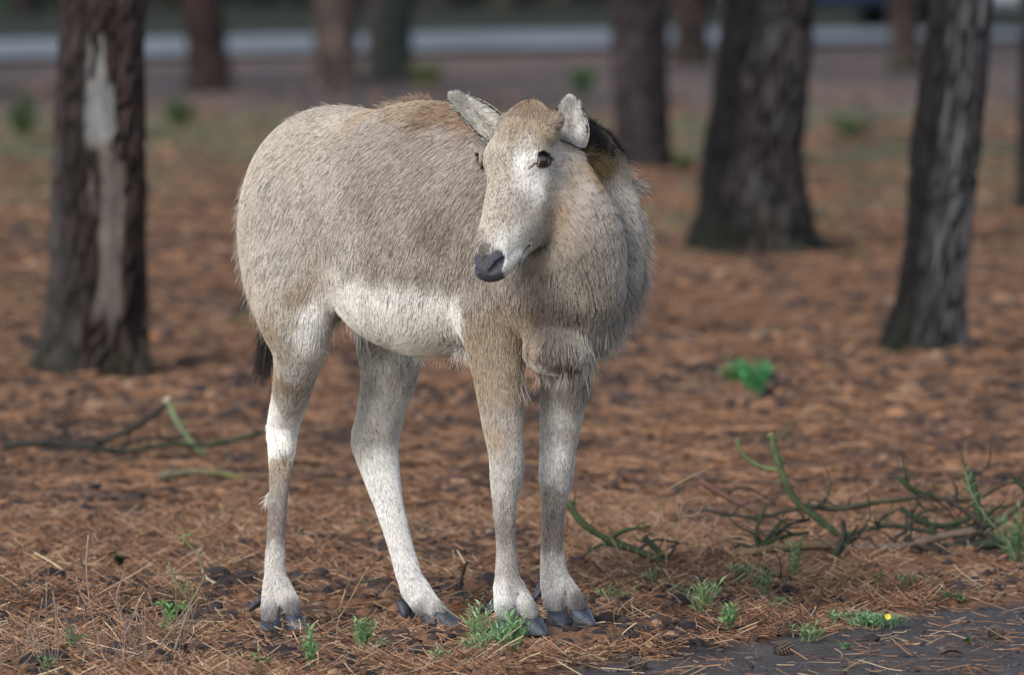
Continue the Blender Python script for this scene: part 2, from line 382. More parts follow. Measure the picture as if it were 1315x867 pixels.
# ---- the coat: control points (px, py, z, colour, hair length, lie of the hair in px, depth, darkness of streaks)
C_ = dict(
    grey=(.320, .275, .238), dgrey=(.225, .190, .165), lgrey=(.405, .362, .318), buff=(.405, .355, .295), tan=(.32, .25, .178), rust=(.33, .235, .15),
    brown=(.235, .16, .105), cream=(.77, .75, .705), white=(.600, .580, .550), leg=(.480, .448, .410), legd=(.315, .278, .242), black=(.012, .010, .012),
    ochre=(.33, .215, .10), dark=(.12, .10, .085), throat=(.275, .242, .20), face=(.430, .375, .310), muz=(.66, .635, .59), fold_shade=(.15, .12, .098))  # last entry: shade of the chest crease, kept as a coat colour
CP = [
 # rump and back
 (330,200,-.3,'buff',.022,(-.7,.8,0),.35),(310,260,-.35,'buff',.030,(-.2,1,0),.35),(305,330,-.3,'buff',.032,(0,1,0),.2),(330,250,-.2,'lgrey',.022,(-.6,.8,0),.6),(380,180,-.2,'buff',.022,(-1,.4,0),.5),
 (430,145,-.25,'buff',.03,(-1,.1,0),.6),(400,160,-.25,'buff',.03,(-1,.1,0),.6),(470,150,-.2,'grey',.03,(-1,.1,0),.8),(470,135,-.2,'tan',.03,(-1,.1,0),.8),(520,128,-.1,'tan',.034,(-1,.1,0),.9),(560,135,0,'brown',.034,(-1,.2,0),1),(610,145,.1,'brown',.03,(-1,.3,0),1),(480,180,-.1,'grey',.024,(-1,.4,0),.9),(560,175,.0,'grey',.024,(-1,.5,0),1),
 (400,230,-.1,'lgrey',.022,(-.9,.5,0),.6),(470,240,.0,'grey',.022,(-.8,.6,0),.9),(540,230,.1,'grey',.022,(-.7,.7,0),1),(600,240,.15,'grey',.022,(-.7,.7,0),1),(600,200,.1,'grey',.022,(-.8,.6,0),.9),
 (480,310,.05,'grey',.022,(-.6,.8,0),.9),(550,300,.12,'dgrey',.022,(-.6,.8,0),1),(420,300,-.05,'lgrey',.022,(-.8,.6,0),.6),(360,300,-.1,'lgrey',.024,(-.5,.9,0),.5),(590,340,.2,'grey',.022,(-.5,.9,0),.8),
 (470,352,.03,'grey',.024,(-.5,.9,0),.6),(540,350,.1,'grey',.024,(-.5,.9,0),.6),
 # belly
 (440,352,0,'lgrey',.022,(-.5,.9,0),.6),(470,345,0,'grey',.022,(-.5,.9,0),.8),(505,352,0,'grey',.022,(-.5,.9,0),.8),(540,356,0,'grey',.022,(-.5,.9,0),.8),(572,366,0,'grey',.022,(-.5,.9,0),.8),(598,384,0,'grey',.022,(-.3,.9,0),.7),(601,398,0,'grey',.02,(-.2,1,0),.6),(604,422,0,'tan',.02,(-.1,1,0),.5),(606,452,0,'tan',.016,(-.1,1,0),.5),(612,470,0,'tan',.014,(-.1,1,0),.5),(600,435,0,'tan',.02,(-.1,1,0),.5),(606,408,0,'tan',.02,(-.1,1,0),.5),(606,436,0,'tan',.02,(-.1,1,0),.5),
 (445,372,0,'cream',.03,(-.5,1,0),.1),(470,380,0,'cream',.03,(-.5,1,0),.1),(500,385,0,'cream',.03,(-.5,1,0),.1),(530,388,0,'cream',.03,(-.5,1,0),.1),(560,392,0,'cream',.03,(-.4,1,0),.1),(580,405,0,'cream',.03,(-.3,1,0),.1),(540,430,0,'cream',.03,(-.5,1,0),.1),(500,435,0,'cream',.03,(-.5,1,0),.1),(470,405,0,'cream',.03,(-.5,1,0),.1),(550,453,0,'cream',.03,(-.5,1,0),.1),
 (450,385,0,'cream',.035,(-.4,1,0),.1),(500,405,.0,'cream',.036,(-.6,1,0),.1),(560,415,.05,'cream',.036,(-.3,1,0),.1),(578,430,.1,'cream',.032,(0,1,0),.1),(520,448,-.05,'cream',.04,(-.6,.8,0),.1),(480,425,-.1,'cream',.035,(-.5,1,0),.15),
 (430,420,-.15,'leg',.045,(0,1,0),.3),(574,402,.15,'cream',.026,(-.3,1,0),.4),
 # near thigh
 (320,380,-.25,'buff',.03,(0,1,0),.3),(350,350,-.1,'lgrey',.024,(-.2,1,0),.5),(385,370,-.05,'tan',.022,(-.4,1,0),.4),(360,400,-.08,'buff',.022,(0,1,0),.4),(410,400,-.05,'cream',.028,(0,1,0),.1),(335,430,-.2,'tan',.022,(0,1,0),.3),
 (395,440,-.07,'cream',.02,(-.1,1,0),.15),(355,460,-.15,'buff',.016,(-.1,1,0),.3),(352,505,-.2,'tan',.013,(-.1,1,0),.3),(385,485,-.13,'leg',.014,(-.2,1,0),.2),
 (370,530,-.2,'leg',.012,(-.1,1,0),.2),(348,552,-.3,'cream',.014,(-.1,1,0),.1),(350,600,-.24,'tan',.010,(0,1,0),.6),(370,575,-.22,'cream',.011,(0,1,0),.2),(360,640,-.22,'dgrey',.008,(0,1,0),.8),(352,670,-.23,'dgrey',.008,(0,1,0),.8),(352,625,-.23,'legd',.008,(0,1,0),.8),(350,650,-.23,'dgrey',.008,(0,1,0),.8),(354,700,-.2,'leg',.008,(0,1,0),.6),(360,760,-.17,'leg',.010,(0,1,0),.2),(350,735,-.18,'leg',.01,(0,1,0),.3),
 # far hind
 (480,468,-.3,'leg',.024,(0,1,0),.3),(500,470,-.27,'cream',.018,(.1,1,0),.15),(530,480,-.3,'leg',.016,(.1,1,0),.2),(462,500,-.34,'leg',.016,(-.2,1,0),.3),(495,530,-.3,'white',.014,(.1,1,0),.15),(458,565,-.4,'leg',.012,(.2,1,0),.2),(485,590,-.32,'white',.012,(.2,1,0),.1),(495,650,-.28,'white',.009,(.2,1,0),.3),(512,690,-.24,'white',.008,(.2,1,0),.3),(530,750,-.18,'white',.009,(.4,1,0),.3),(560,785,-.16,'leg',.008,(.8,1,0),.3),
 # chest, shoulder
 (625,345,.3,'grey',.02,(-.3,1,0),.8),(640,405,.3,'tan',.018,(-.1,1,0),.6),(672,400,.3,'tan',.018,(-.1,1,0),.6),(610,300,.25,'grey',.022,(-.4,1,0),.9),(620,380,.3,'grey',.024,(-.2,1,0),.7),(650,390,.33,'grey',.022,(-.1,1,0),.6),(612,430,.28,'tan',.018,(0,1,0),.4),(660,420,.33,'tan',.018,(.1,1,0),.5),(690,400,.38,'dgrey',.026,(-.3,1,0),.5),
 (680,440,.36,'tan',.02,(0,1,0),.5),(715,435,.42,'dgrey',.026,(.3,1,0),.5),(712,460,.43,'legd',.026,(.2,.9,0),.4),(735,470,.38,'dark',.022,(.2,1,0),.3),  # dark point under the brisket: crease shade put into the coat
 # near fore leg
 (625,480,.3,'tan',.012,(0,1,0),.4),(655,490,.33,'tan',.012,(0,1,0),.4),(645,540,.34,'legd',.010,(0,1,0),.4),(628,560,.32,'tan',.010,(0,1,0),.3),(660,570,.34,'legd',.009,(0,1,0),.4),(648,595,.36,'leg',.010,(0,1,0),.3),(638,620,.34,'leg',.010,(0,1,0),.2),(650,650,.35,'leg',.008,(0,1,0),.3),(656,660,.34,'legd',.007,(0,1,0),.5),(657,715,.34,'dgrey',.007,(0,1,0),.5),(655,690,.34,'dgrey',.007,(0,1,0),.4),(642,720,.34,'leg',.007,(0,1,0),.3),(650,760,.36,'white',.009,(0,1,0),.15),(675,785,.36,'leg',.008,(.5,1,0),.25),
 # far fore leg
 (705,490,.2,'cream',.018,(.1,1,0),.2),(745,500,.17,'legd',.018,(-.2,1,0),.4),(712,540,.19,'leg',.012,(.3,1,0),.3),(735,560,.18,'legd',.010,(0,1,0),.4),(705,590,.2,'white',.010,(0,1,0),.2),(725,610,.2,'leg',.010,(0,1,0),.3),(705,650,.19,'legd',.008,(0,1,0),.4),(716,670,.18,'dgrey',.007,(0,1,0),.5),(704,610,.18,'cream',.007,(0,1,0),.2),(733,600,.18,'legd',.007,(0,1,0),.4),(718,690,.18,'dgrey',.007,(0,1,0),.4),(700,735,.18,'leg',.008,(0,1,0),.2),(720,750,.19,'leg',.009,(.1,1,0),.3),(740,765,.2,'dark',.012,(.4,1,0),.5),(712,775,.22,'leg',.008,(0,1,0),.4),
 # neck
 (758,170,.27,'black',.030,(.5,-.4,-.8),0),(768,178,.27,'black',.030,(.5,-.4,-.8),0),(776,188,.27,'black',.028,(.5,-.4,-.8),0),(786,198,.27,'black',.024,(.7,-.3,-.8),0),(782,180,.24,'black',.028,(.8,-.2,-.6),0),(797,204,.2,'tan',.026,(.7,.6,0),.5),(745,165,.25,'black',.034,(.2,-.6,-.8),0),(755,178,.30,'black',.026,(.5,-.3,0),0),(766,185,.30,'black',.026,(.5,-.3,0),0),(777,195,.30,'black',.026,(.5,-.3,0),0),(762,200,.30,'ochre',.022,(.7,.8,0),.5),(776,212,.30,'ochre',.022,(.7,.8,0),.5),(752,228,.30,'lgrey',.02,(.5,1,0),.6),(766,246,.30,'grey',.02,(.5,1,0),.6),(768,222,.30,'ochre',.022,(.7,.8,0),.6),(785,212,.25,'ochre',.026,(.7,.9,0),.6),(770,235,.29,'legd',.026,(.5,1,0),.5),
 (805,240,.22,'lgrey',.028,(.5,1,0),.5),(822,300,.22,'lgrey',.034,(.7,1,0),.4),(832,350,.24,'lgrey',.036,(.8,.9,0),.4),(820,400,.26,'legd',.038,(.5,1,0),.4),(795,260,.29,'grey',.026,(.4,1,0),.6),
 (740,240,.42,'grey',.018,(.6,1,0),.6),(728,225,.44,'lgrey',.018,(.4,1,0),.5),(725,265,.46,'rust',.016,(.3,1,0),.4),(720,284,.46,'rust',.014,(.3,1,0),.4),(724,246,.46,'tan',.014,(.3,1,0),.4),(714,300,.46,'tan',.014,(.1,1,0),.5),(760,280,.45,'grey',.02,(.5,1,0),.6),(790,310,.40,'grey',.022,(.5,1,0),.6),(710,300,.48,'throat',.022,(.1,1,0),.5),(740,330,.50,'throat',.026,(.2,1,0),.6),
 (700,340,.45,'throat',.022,(-.3,1,0),.5),(735,380,.49,'throat',.032,(.3,1,0),.6),(780,380,.42,'throat',.034,(.4,1,0),.5),(760,430,.42,'lgrey',.042,(-.1,1,0),.4),(790,425,.36,'lgrey',.044,(.3,1,0),.3),(700,385,.43,'dgrey',.028,(0,1,0),.6),(712,405,.43,'fold_shade',.028,(0,1,0),.5),(700,425,.43,'fold_shade',.026,(0,1,0),.5),(722,425,.43,'dgrey',.028,(0,1,0),.5),(705,398,.43,'fold_shade',.022,(0,1,0),.5),(690,410,.43,'fold_shade',.022,(0,1,0),.5),(718,436,.43,'fold_shade',.02,(0,1,0),.5),(704,438,.43,'fold_shade',.02,(0,1,0),.5),(728,420,.43,'dgrey',.022,(0,1,0),.5),(716,474,.43,'dark',.02,(0,1,0),.5),(728,478,.43,'dark',.02,(0,1,0),.5),(688,415,.43,'dgrey',.026,(0,1,0),.5),(665,380,.4,'grey',.022,(-.2,1,0),.6),(800,345,.4,'lgrey',.034,(.4,1,0),.5),(770,330,.4,'throat',.026,(.4,1,0),.6),(745,455,.40,'lgrey',.045,(-.1,1,0),.3),  # chest crease and brisket underside: their shade is painted into the hair colour
]
for (a, s, n, c, l, d, k) in [   # head, in its own axes
 (-.10,0,.065,'brown',.014,(0,-1,0),.7),(-.09,.03,.06,'brown',.012,(.2,-1,0),.7),(-.10,-.03,.05,'dgrey',.012,(0,-1,0),.7),(-.05,.0,.065,'tan',.009,(.1,-1,0),.9),(-.14,0,.05,'brown',.018,(0,-1,0),.5),(-.12,.04,.04,'rust',.018,(.2,-1,0),.5),(-.12,-.04,.04,'tan',.014,(-.2,-1,0),.6),(-.08,0,.07,'tan',.010,(0,-1,0),.8),(-.07,.04,.05,'tan',.010,(.1,-1,0),.6),(-.07,-.045,.05,'dgrey',.010,(0,-1,0),.7),
 (-.03,0,.065,'tan',.007,(.1,-1,0),.8),(0,.0,.06,'face',.006,(.1,-1,0),.7),(.03,.0,.055,'face',.005,(.1,-1,0),.8),(-.028,.05,.05,'lgrey',.006,(.3,-1,0),.5),(-.04,.055,.03,'tan',.008,(.3,-1,0),.6),(.025,.045,.04,'cream',.006,(.3,-1,0),.2),(.02,.065,.01,'cream',.007,(.5,-1,0),.15),(.03,-.05,.03,'lgrey',.006,(-.3,-1,0),.4),(.0,-.03,.06,'face',.006,(0,-1,0),.8),(-.03,-.05,.04,'face',.006,(0,-1,0),.8),
 (.07,0,.05,'face',.005,(.1,-1,0),.8),(.12,0,.045,'face',.005,(.1,-1,0),.8),(.10,.04,.015,'lgrey',.006,(.3,-1,0),.7),(.06,.055,.0,'cream',.007,(.4,-1,0),.3),(.14,.03,.02,'face',.005,(.2,-1,0),.7),(.17,0,.037,'face',.004,(.1,-1,0),.5),(.19,.03,.01,'muz',.004,(.3,-1,0),.1),(.20,-.03,.01,'muz',.004,(-.3,-1,0),.1),
 (.20,.04,-.030,'white',.005,(.4,-1,0),.1),(.18,.042,-.034,'white',.005,(.4,-1,0),.1),(.22,.036,-.02,'white',.005,(.4,-1,0),.1),(.21,.038,-.005,'white',.005,(.4,-1,0),.1),(.16,.03,-.07,'grey',.006,(.4,-1,0),.3),(.14,.04,-.05,'legd',.006,(.4,-1,0),.5),(.10,.045,-.09,'dgrey',.008,(.4,-1,0),.5),(.05,.055,-.04,'lgrey',.008,(.4,-.8,0),.5),(.19,.035,-.015,'muz',.005,(.4,-1,0),.1),(.165,.035,-.01,'muz',.005,(.4,-1,0),.2),(.15,.035,-.03,'legd',.006,(.4,-.8,0),.6),(.21,0,.034,'dgrey',.003,(.1,-1,0),.4),(.08,.045,-.06,'grey',.009,(.5,-.6,0),.6),(.02,.058,-.05,'lgrey',.010,(.6,-.5,0),.4),(-.03,.062,-.02,'lgrey',.011,(.5,-.3,0),.4),(-.06,.06,.01,'tan',.012,(.4,.2,0),.5),(.0,.06,-.09,'tan',.014,(.5,.8,0),.5),(.22,0,-.03,'muz',.004,(.2,.5,0),.1),(.12,0,-.07,'throat',.008,(.4,.5,0),.4)]:
    q = Hd(a, s, n); CP.append((q, c, l, d, k))
cpos = np.array([D(*c[:3]) if len(c) == 7 else c[0] for c in CP]); cc = [c[-4:] for c in CP]
# move each control point onto the nearest visible surface
def to_px(p):
    x, y, z = p[:, 0], p[:, 1], p[:, 2] - CAM_H; dep = y * cp - z * sp; v_ = y * sp + z * cp
    return 657.5 + FOCAL * x / dep, 433.5 - FOCAL * v_ / dep
_vx, _vy = to_px(VB); _cx, _cy = to_px(cpos)
for i in range(len(cpos)):
    if len(CP[i]) != 7: cpos[i] = VB[np.argmin(((VB - cpos[i]) ** 2).sum(1))]; continue
    d_ = np.hypot(_vx - _cx[i], _vy - _cy[i]); m_ = d_ < max(10, d_.min() + 6)
    j_ = np.where(m_)[0]; cpos[i] = VB[j_[np.argmin(VB[j_, 1])]]
ccol = np.array([C_[c[0]] for c in cc]); clen = np.array([c[1] for c in cc]); cstk = np.array([c[3] for c in cc])
cdir = nrm(np.array([(c[2][0], c[2][2], -c[2][1]) for c in cc], float))
HT = [(348,790,-.13),(377,783,-.12),(568,784,-.15),(545,782,-.19),(652,788,.36),(684,786,.35),(714,777,.2),(743,775,.2),(690,795,.35),(580,792,.15)]
htop = np.array([D(*q) for q in HT])
def coat(p, chunk=40000):
    out = [[], [], [], []]
    for i in range(0, len(p), chunk):
        q = p[i:i + chunk]; q = q + np.stack([fbm(q * 22, 50) - .5, fbm(q * 22, 51) - .5, (fbm(q * np.array([60, 60, 20]), 52) - .5) * 2.2 * (q[:, 2] < .48)], -1) * .04
        d2 = (q ** 2).sum(1)[:, None] - 2 * q @ cpos.T + (cpos ** 2).sum(1)[None]
        wt = 1 / (np.maximum(d2, 0) + .0004) ** 2.4; wt /= wt.sum(1, keepdims=True)
        out[0].append(wt @ ccol); out[1].append(wt @ clen); out[2].append(wt @ cdir); out[3].append(wt @ cstk)
    return [np.concatenate(o) for o in out]
def head_uv(p): return (p - HO) @ HEADF.T
def eye_dist(p):
    q = head_uv(p); return np.hypot(np.hypot(q[:, 0] - EYE_A, q[:, 2] - EYE_N) * np.array(1.0), np.maximum(np.abs(np.abs(q[:, 1]) - EYE_S) - .02, 0))
def nose_mask(p):
    """1 on the bare slate nose pad"""
    q = head_uv(p); a, s, n = q.T; s = np.abs(s)
    top = .222 - .010 * sstep(.016, .026, s) + .010 * np.exp(-(s / .010) ** 2) - .004 * np.exp(-((s - .022) / .01) ** 2)
    side = .0345 - .25 * np.maximum(-n - .004, 0)
    return (a > top) & (s < side) & (n > -.0265) & (a < .3) & (n < .06)
VC, _, _, VS = coat(VB)
spk = fbm(VB * 260, 60, 2)
skin_tone = VC * .62
hq = head_uv(VB); ed = eye_dist(VB)
onhead = (hq[:, 0] > -.12) & (hq[:, 0] < .27) & (np.abs(hq[:, 1]) < .09) & (np.abs(hq[:, 2]) < .12)
rim = onhead & (ed < .0176); skin_tone[rim] = (.016, .011, .010)
nm = nose_mask(VB) & onhead
m_skin = attr_mat('hide', .8, noise=900, amt=.35, bump=700, bdist=.001)
m_nose = plain_mat('wet_nose', (.050, .050, .062), .34, .5, noise=260, amt=.5, bump=750, bdist=.0022)
deer = tag(empty('deer', (D(500, 812, 0)[0], D0, 0)), 'grey-brown hornless deer standing side-on with its head turned to the camera', 'deer')
fn = nm[FB].sum(1) >= 3
mesh_obj('body', VB, FB[~fn], m_skin, deer, cols=skin_tone)
u = np.unique(FB[fn]); r2 = np.full(len(VB), -1); r2[u] = np.arange(len(u))
mesh_obj('nose', VB[u], r2[FB[fn]], m_nose, deer)

# ---- fur
def sample_faces(v, f, n, wt=None):
    a, b, c, d = (v[f[:, i]] for i in range(4)); ar = .5 * np.linalg.norm(np.cross(c - a, d - b), axis=1)
    if wt is not None: ar = ar * wt
    fi = rng.choice(len(f), n, p=ar / ar.sum()); uu, vv = rng.random(n)[:, None], rng.random(n)[:, None]
    bl = lambda t: (t[f[fi, 0]] * (1 - uu) + t[f[fi, 1]] * uu) * (1 - vv) + (t[f[fi, 3]] * (1 - uu) + t[f[fi, 2]] * uu) * vv
    return fi, bl
FURN = 1150000
fm = VB[FB].mean(1)
fN = VN[FB].mean(1)
wt = np.where(fN[:, 1] < .35, 1.0, .45) * np.where(in_head(fm) < .01, 6.5, 1.0) * np.where(fm[:, 2] < .45, 2.2, 1.0)
ban = fn | ((rim[FB].sum(1) >= 2))
wt = wt * ~ban
# locks: each is a narrow streak of hairs that share a lie and a tone
PER = 6; NL = FURN // PER; FURN = NL * PER
fi, bl = sample_faces(VB, FB, NL, wt)
R0 = bl(VB); N0 = nrm(bl(VN)); col, ln, dr, stk = coat(R0)
dr = dr + .20 * (np.stack([fbm(R0 * 14, 71), fbm(R0 * 14, 72), fbm(R0 * 14, 73)], -1) - .5) * 2
T0 = nrm(dr - N0 * (dr * N0).sum(1, keepdims=True)); S0 = np.cross(N0, T0)
big0 = fbm(R0 * 9, 81); fine0 = fbm(R0 * 45, 82); mud0 = fbm(R0 * 95, 90); pep0 = fbm(R0 * 300, 83, 2)
ci = np.repeat(np.arange(NL), PER)
ua = rng.random(FURN) - .5; ub = rng.normal(size=FURN) * .5
sc0 = np.clip(ln / .022, .12, 1.3)[ci]
offu = (ua * .017 * sc0)[:, None]; offv = (ub * .0009 * np.clip(sc0, .35, 1.2))[:, None]
NN = N0[ci]; T = T0[ci]; R_ = R0[ci] + T * offu + S0[ci] * offv
col, ln, stk = col[ci], ln[ci], stk[ci]
off = -S0[ci] * offv
cj = rng.random(NL)[ci]; cj2 = rng.random(NL)[ci]
hj = rng.random(FURN)
hh = in_head(R_) < .01
hb = 1 - sstep(-.03, .03, in_head(R_)); L = hb * ln * .9 + (1 - hb) * (.002 + ln * .46) * (.7 + .45 * hj) * (1 + .15 * (cj - .5))
lift = .24 + .06 * hb + .14 * (cj2 - .5) * np.clip(stk + .3, 0, 1) + .10 * (rng.random(FURN) - .5)
lift = lift + np.where((ln > .032) & ~hh, .05, 0)
s_ = np.array([0, .33, .68, 1.0])[None, :, None]
side = np.cross(NN, T); bend = (rng.random(FURN) - .5)[:, None, None] * .25
pts = R_[:, None] - NN[:, None] * (.0005 * (1 - hb))[:, None, None] + L[:, None, None] * (T[:, None] * s_ * (1 - .1 * s_) + NN[:, None] * (lift[:, None, None] * s_ * (1.25 - .55 * s_)) + side[:, None] * bend * s_ * s_)
pts = pts + off[:, None] * (s_ ** 1.4) * np.clip(.30 + .45 * stk, 0, .8)[:, None, None] * np.minimum(1, ln / .02)[:, None, None]
pts[:, :, 2] -= (s_[..., 0] ** 2) * (L * .10)[:, None]
rad = np.array([.00042, .00042, .00034, .00012])[None] * (.8 + .5 * rng.random(FURN))[:, None] * (1 - .2 * hb)[:, None]
# colour: per clump and per hair variation, darker streaks where the coat is brindled
big, fine = big0[ci], fine0[ci]
v = 1 + .22 * (big - .5) * 2 * .6 + .30 * (fine - .5) + .46 * (cj - .5) * np.clip(stk, .2, 1) + .22 * (hj - .5)
dk = (rng.random(FURN) < .12 * stk) | (cj2 < .27 * stk) | (hh & (pep0[ci] > .68 - .12 * stk) & (rng.random(FURN) < .85))
v = np.where(dk, v * np.where(hh, .52, .40), v)
hcol = col * np.clip(v, .15, 1.9)[:, None]
hcol = hcol * (1 + .10 * (cj2[:, None] - .5) * np.array([.6, .1, -.6]))
hs2 = head_uv(R_); ed = eye_dist(R_); rr = hh & (ed < .0192); hcol[rr] *= .6
tq = hs2 - np.array([EYE_A + .026, 0, EYE_N + .0125]); tear = hh & (np.abs(tq[:, 0] + .003) < .008) & (np.abs(tq[:, 2] - tq[:, 0] * .22) < .0017) & (np.abs(hs2[:, 1]) > .035); hcol[tear] *= np.array([.30, .19, .17])
mo = hh & (np.abs(hs2[:, 2] + .041) < .0032) & (hs2[:, 0] > .165) & (hs2[:, 0] < .262); hcol[mo] *= .18
padr = hh & (hs2[:, 0] > .203) & (hs2[:, 2] > .012) & (np.abs(hs2[:, 1]) < .014); hcol[padr] *= .45
ch = np.sqrt(((R_[:, None] - htop[None]) ** 2).sum(-1)).min(1) if FURN < 3e6 else 0
low = R_[:, 2] < .12; cw = (low * (1 - sstep(.018, .036, ch + .012 * (rng.random(FURN) - .5))))[:, None] * .85; hcol = hcol * (1 - cw) + np.array((.075, .075, .085)) * cw
# muddy specks on the pale shanks
mud = (mud0[ci] > .765) & (rng.random(FURN) < .8) & (R_[:, 2] < .5) & (R_[:, 2] > .02); hcol[mud] = hcol[mud] * .25
m_fur = fur_mat('coat_hair', root=.42, tip=1.2)
if FURN: hair_obj('coat', pts, rad, m_fur, np.clip(hcol, .004, .95), deer)

# long loose hairs: back line, chest, belly, rump edge, mane
def loose(ctrs, per, mat=m_fur):
    A = []; B = []; Cc = []
    kd = kdtree.KDTree(len(VB))
    for i, q in enumerate(VB): kd.insert(q, i)
    kd.balance()
    for (px, py, z, spread, cnt, col_, L_, dx, dy, dz, up) in ctrs:
        o = D(px, py, z)
        for j in range(int(cnt * per)):
            q = o + (rng.random(3) - .5) * 2 * spread; _, i, _ = kd.find(q); p0 = VB[i]; n_ = VN[i]
            if head_uv(p0[None])[0, 0] > -.10 and in_head(p0[None])[0] < 0: continue
            t_ = nrm(np.array([dx, dz, -dy], float)); t_ = nrm(t_ - n_ * (t_ @ n_) * .7 + rng.normal(size=3) * .22)
            l_ = L_ * .5 * (.45 + .9 * rng.random() ** 1.5); s4 = np.array([0, .35, .7, 1.])[:, None]
            c = p0 + l_ * (t_ * s4 + n_ * up * (s4 - .35 * s4 ** 2) + rng.normal(size=3) * .12 * s4 ** 2); c[:, 2] -= (s4[:, 0] ** 2) * l_ * .18
            A.append(c); B.append(np.array([.0003, .0003, .00022, .00008]) * (.8 + .5 * rng.random())); Cc.append(np.array(C_[col_]) * (.7 + .6 * rng.random()))
    return np.array(A), np.array(B), np.array(Cc)
LH = [(520,122,-.1,.05,260,'tan',.045,-1,-.3,0,.7),(440,135,-.2,.05,120,'buff',.04,-1,-.2,0,.6),(390,160,-.25,.05,60,'buff',.04,-1,0,0,.5),(540,120,-.05,.03,260,'brown',.035,-.7,-.8,0,.9),(590,128,.05,.03,120,'brown',.03,-.8,-.4,0,.6),
 (302,260,-.3,.06,260,'buff',.05,-.3,1,0,.35),(306,330,-.3,.06,300,'buff',.055,-.1,1,0,.35),(325,400,-.25,.06,160,'buff',.045,-.1,1,0,.3),
 (770,455,.36,.05,500,'lgrey',.065,0,1,0,.4),(800,420,.3,.05,500,'lgrey',.065,.4,1,0,.5),(825,380,.26,.05,400,'legd',.06,.7,.9,0,.5),(835,330,.25,.05,300,'lgrey',.05,.8,.8,0,.5),(822,290,.24,.04,200,'lgrey',.04,.9,.6,0,.5),(800,230,.22,.03,140,'buff',.035,.9,.4,0,.6),(745,465,.4,.04,300,'lgrey',.06,0,1,0,.3),
 (759,174,.31,.016,700,'black',.024,.4,-.2,.3,.3),(770,184,.31,.014,600,'black',.024,.5,-.2,.3,.3),(782,194,.29,.012,500,'black',.022,.6,-.1,.3,.3),(740,196,.40,.012,260,'lgrey',.03,.05,1,.2,.4),(652,184,.40,.014,200,'cream',.035,-.1,1,.2,.4),(768,172,.24,.035,1500,'black',.030,.7,-.5,.3,.5),(786,186,.22,.02,500,'black',.028,.9,-.3,.2,.4),(750,160,.27,.025,700,'black',.028,.4,-.8,.3,.5),(800,240,.2,.008,200,'lgrey',.055,1,.05,0,.5),(806,238,.2,.004,40,'black',.08,1,.03,0,.5),
 (440,420,-.15,.04,260,'cream',.07,.1,1,0,.2),(480,450,-.2,.04,160,'cream',.05,0,1,0,.3),(600,455,.15,.03,220,'cream',.06,-.1,1,0,.3),(560,455,0,.05,160,'cream',.04,0,1,0,.3),(690,480,.33,.03,160,'buff',.07,0,1,0,.3),(715,485,.38,.03,200,'legd',.04,.1,1,0,.3),
 (352,640,-.25,.012,160,'cream',.03,-.6,1,0,.6),(690,135,.38,.04,70,'tan',.025,.1,-1,0,.6),(640,470,.3,.05,60,'tan',.025,-.6,.8,0,.5)]
if FURN:
    a_, b_, c_ = loose(LH, 1.0 if FURN > 1e5 else .3)
    hair_obj('guard_hair', a_, b_, m_fur, c_, deer)

# ---- eyes
m_eye, t_, b_ = mat_new('eye_dark'); b_.inputs['Base Color'].default_value = (.010, .006, .006, 1); b_.inputs['Roughness'].default_value = .06; b_.inputs['Coat Weight'].default_value = 1; b_.inputs['Coat Roughness'].default_value = .02
N_ = t_.nodes; lw = N_.new('ShaderNodeTexNoise'); lw.inputs['Scale'].default_value = 120; cr_ = N_.new('ShaderNodeValToRGB')
cr_.color_ramp.elements[0].color = (.006, .004, .005, 1); cr_.color_ramp.elements[1].color = (.055, .024, .012, 1); t_.links.new(lw.outputs[0], cr_.inputs[0]); t_.links.new(cr_.outputs[0], b_.inputs['Base Color'])
m_lid = plain_mat('bare_lid', (.09, .045, .04), .45, .5, 200, .3)
def uv_ball(c, r, frame, scl=(1, 1, 1), nu=24, nv=14):
    v = []; f = []
    for j in range(nv + 1):
        th = math.pi * j / nv
        for i in range(nu):
            ph = 2 * math.pi * i / nu; q = np.array([math.sin(th) * math.cos(ph) * scl[0], math.sin(th) * math.sin(ph) * scl[1], math.cos(th) * scl[2]]) * r
            v.append(c + q @ frame)
    for j in range(nv):
        for i in range(nu): f.append([j * nu + i, j * nu + (i + 1) % nu, (j + 1) * nu + (i + 1) % nu, (j + 1) * nu + i])
    return np.array(v), np.array(f)
for s in (1, -1):
    v_, f_ = uv_ball(Hd(EYE_A, s * (EYE_S - .0042 + (.005 if s < 0 else 0)), EYE_N - .0010), .0186, HEADF, (1, 1, 1)); mesh_obj('eye', v_, f_, m_eye, deer)
    # lashes over the upper lid
    c = Hd(EYE_A, s * (EYE_S + (.005 if s < 0 else 0)), EYE_N); fr = nrm(HS * s * .87 + HN * .45 + HA * .10); u1 = nrm(HA - fr * (HA @ fr)); u2 = np.cross(fr, u1)
    A = []
    for i in range(90):
        a = math.pi + (rng.random() - .5) * 2.3; p0 = c + u1 * math.cos(a) * .0128 + u2 * math.sin(a) * .0160 + fr * .011
        d_ = nrm(fr * .8 + u1 * math.cos(a) * .55 + u2 * math.sin(a) * .5 + HA * .45 + rng.normal(size=3) * .1); sq = np.linspace(0, 1, 4)[:, None]
        A.append(p0 + d_ * sq * .012 * (.7 + .5 * rng.random()))
    hair_obj('eyelash', np.array(A), np.tile([.0004, .0004, .0003, .0001], (len(A), 1)), m_fur, np.tile((.012, .01, .01), (len(A), 1)), deer)

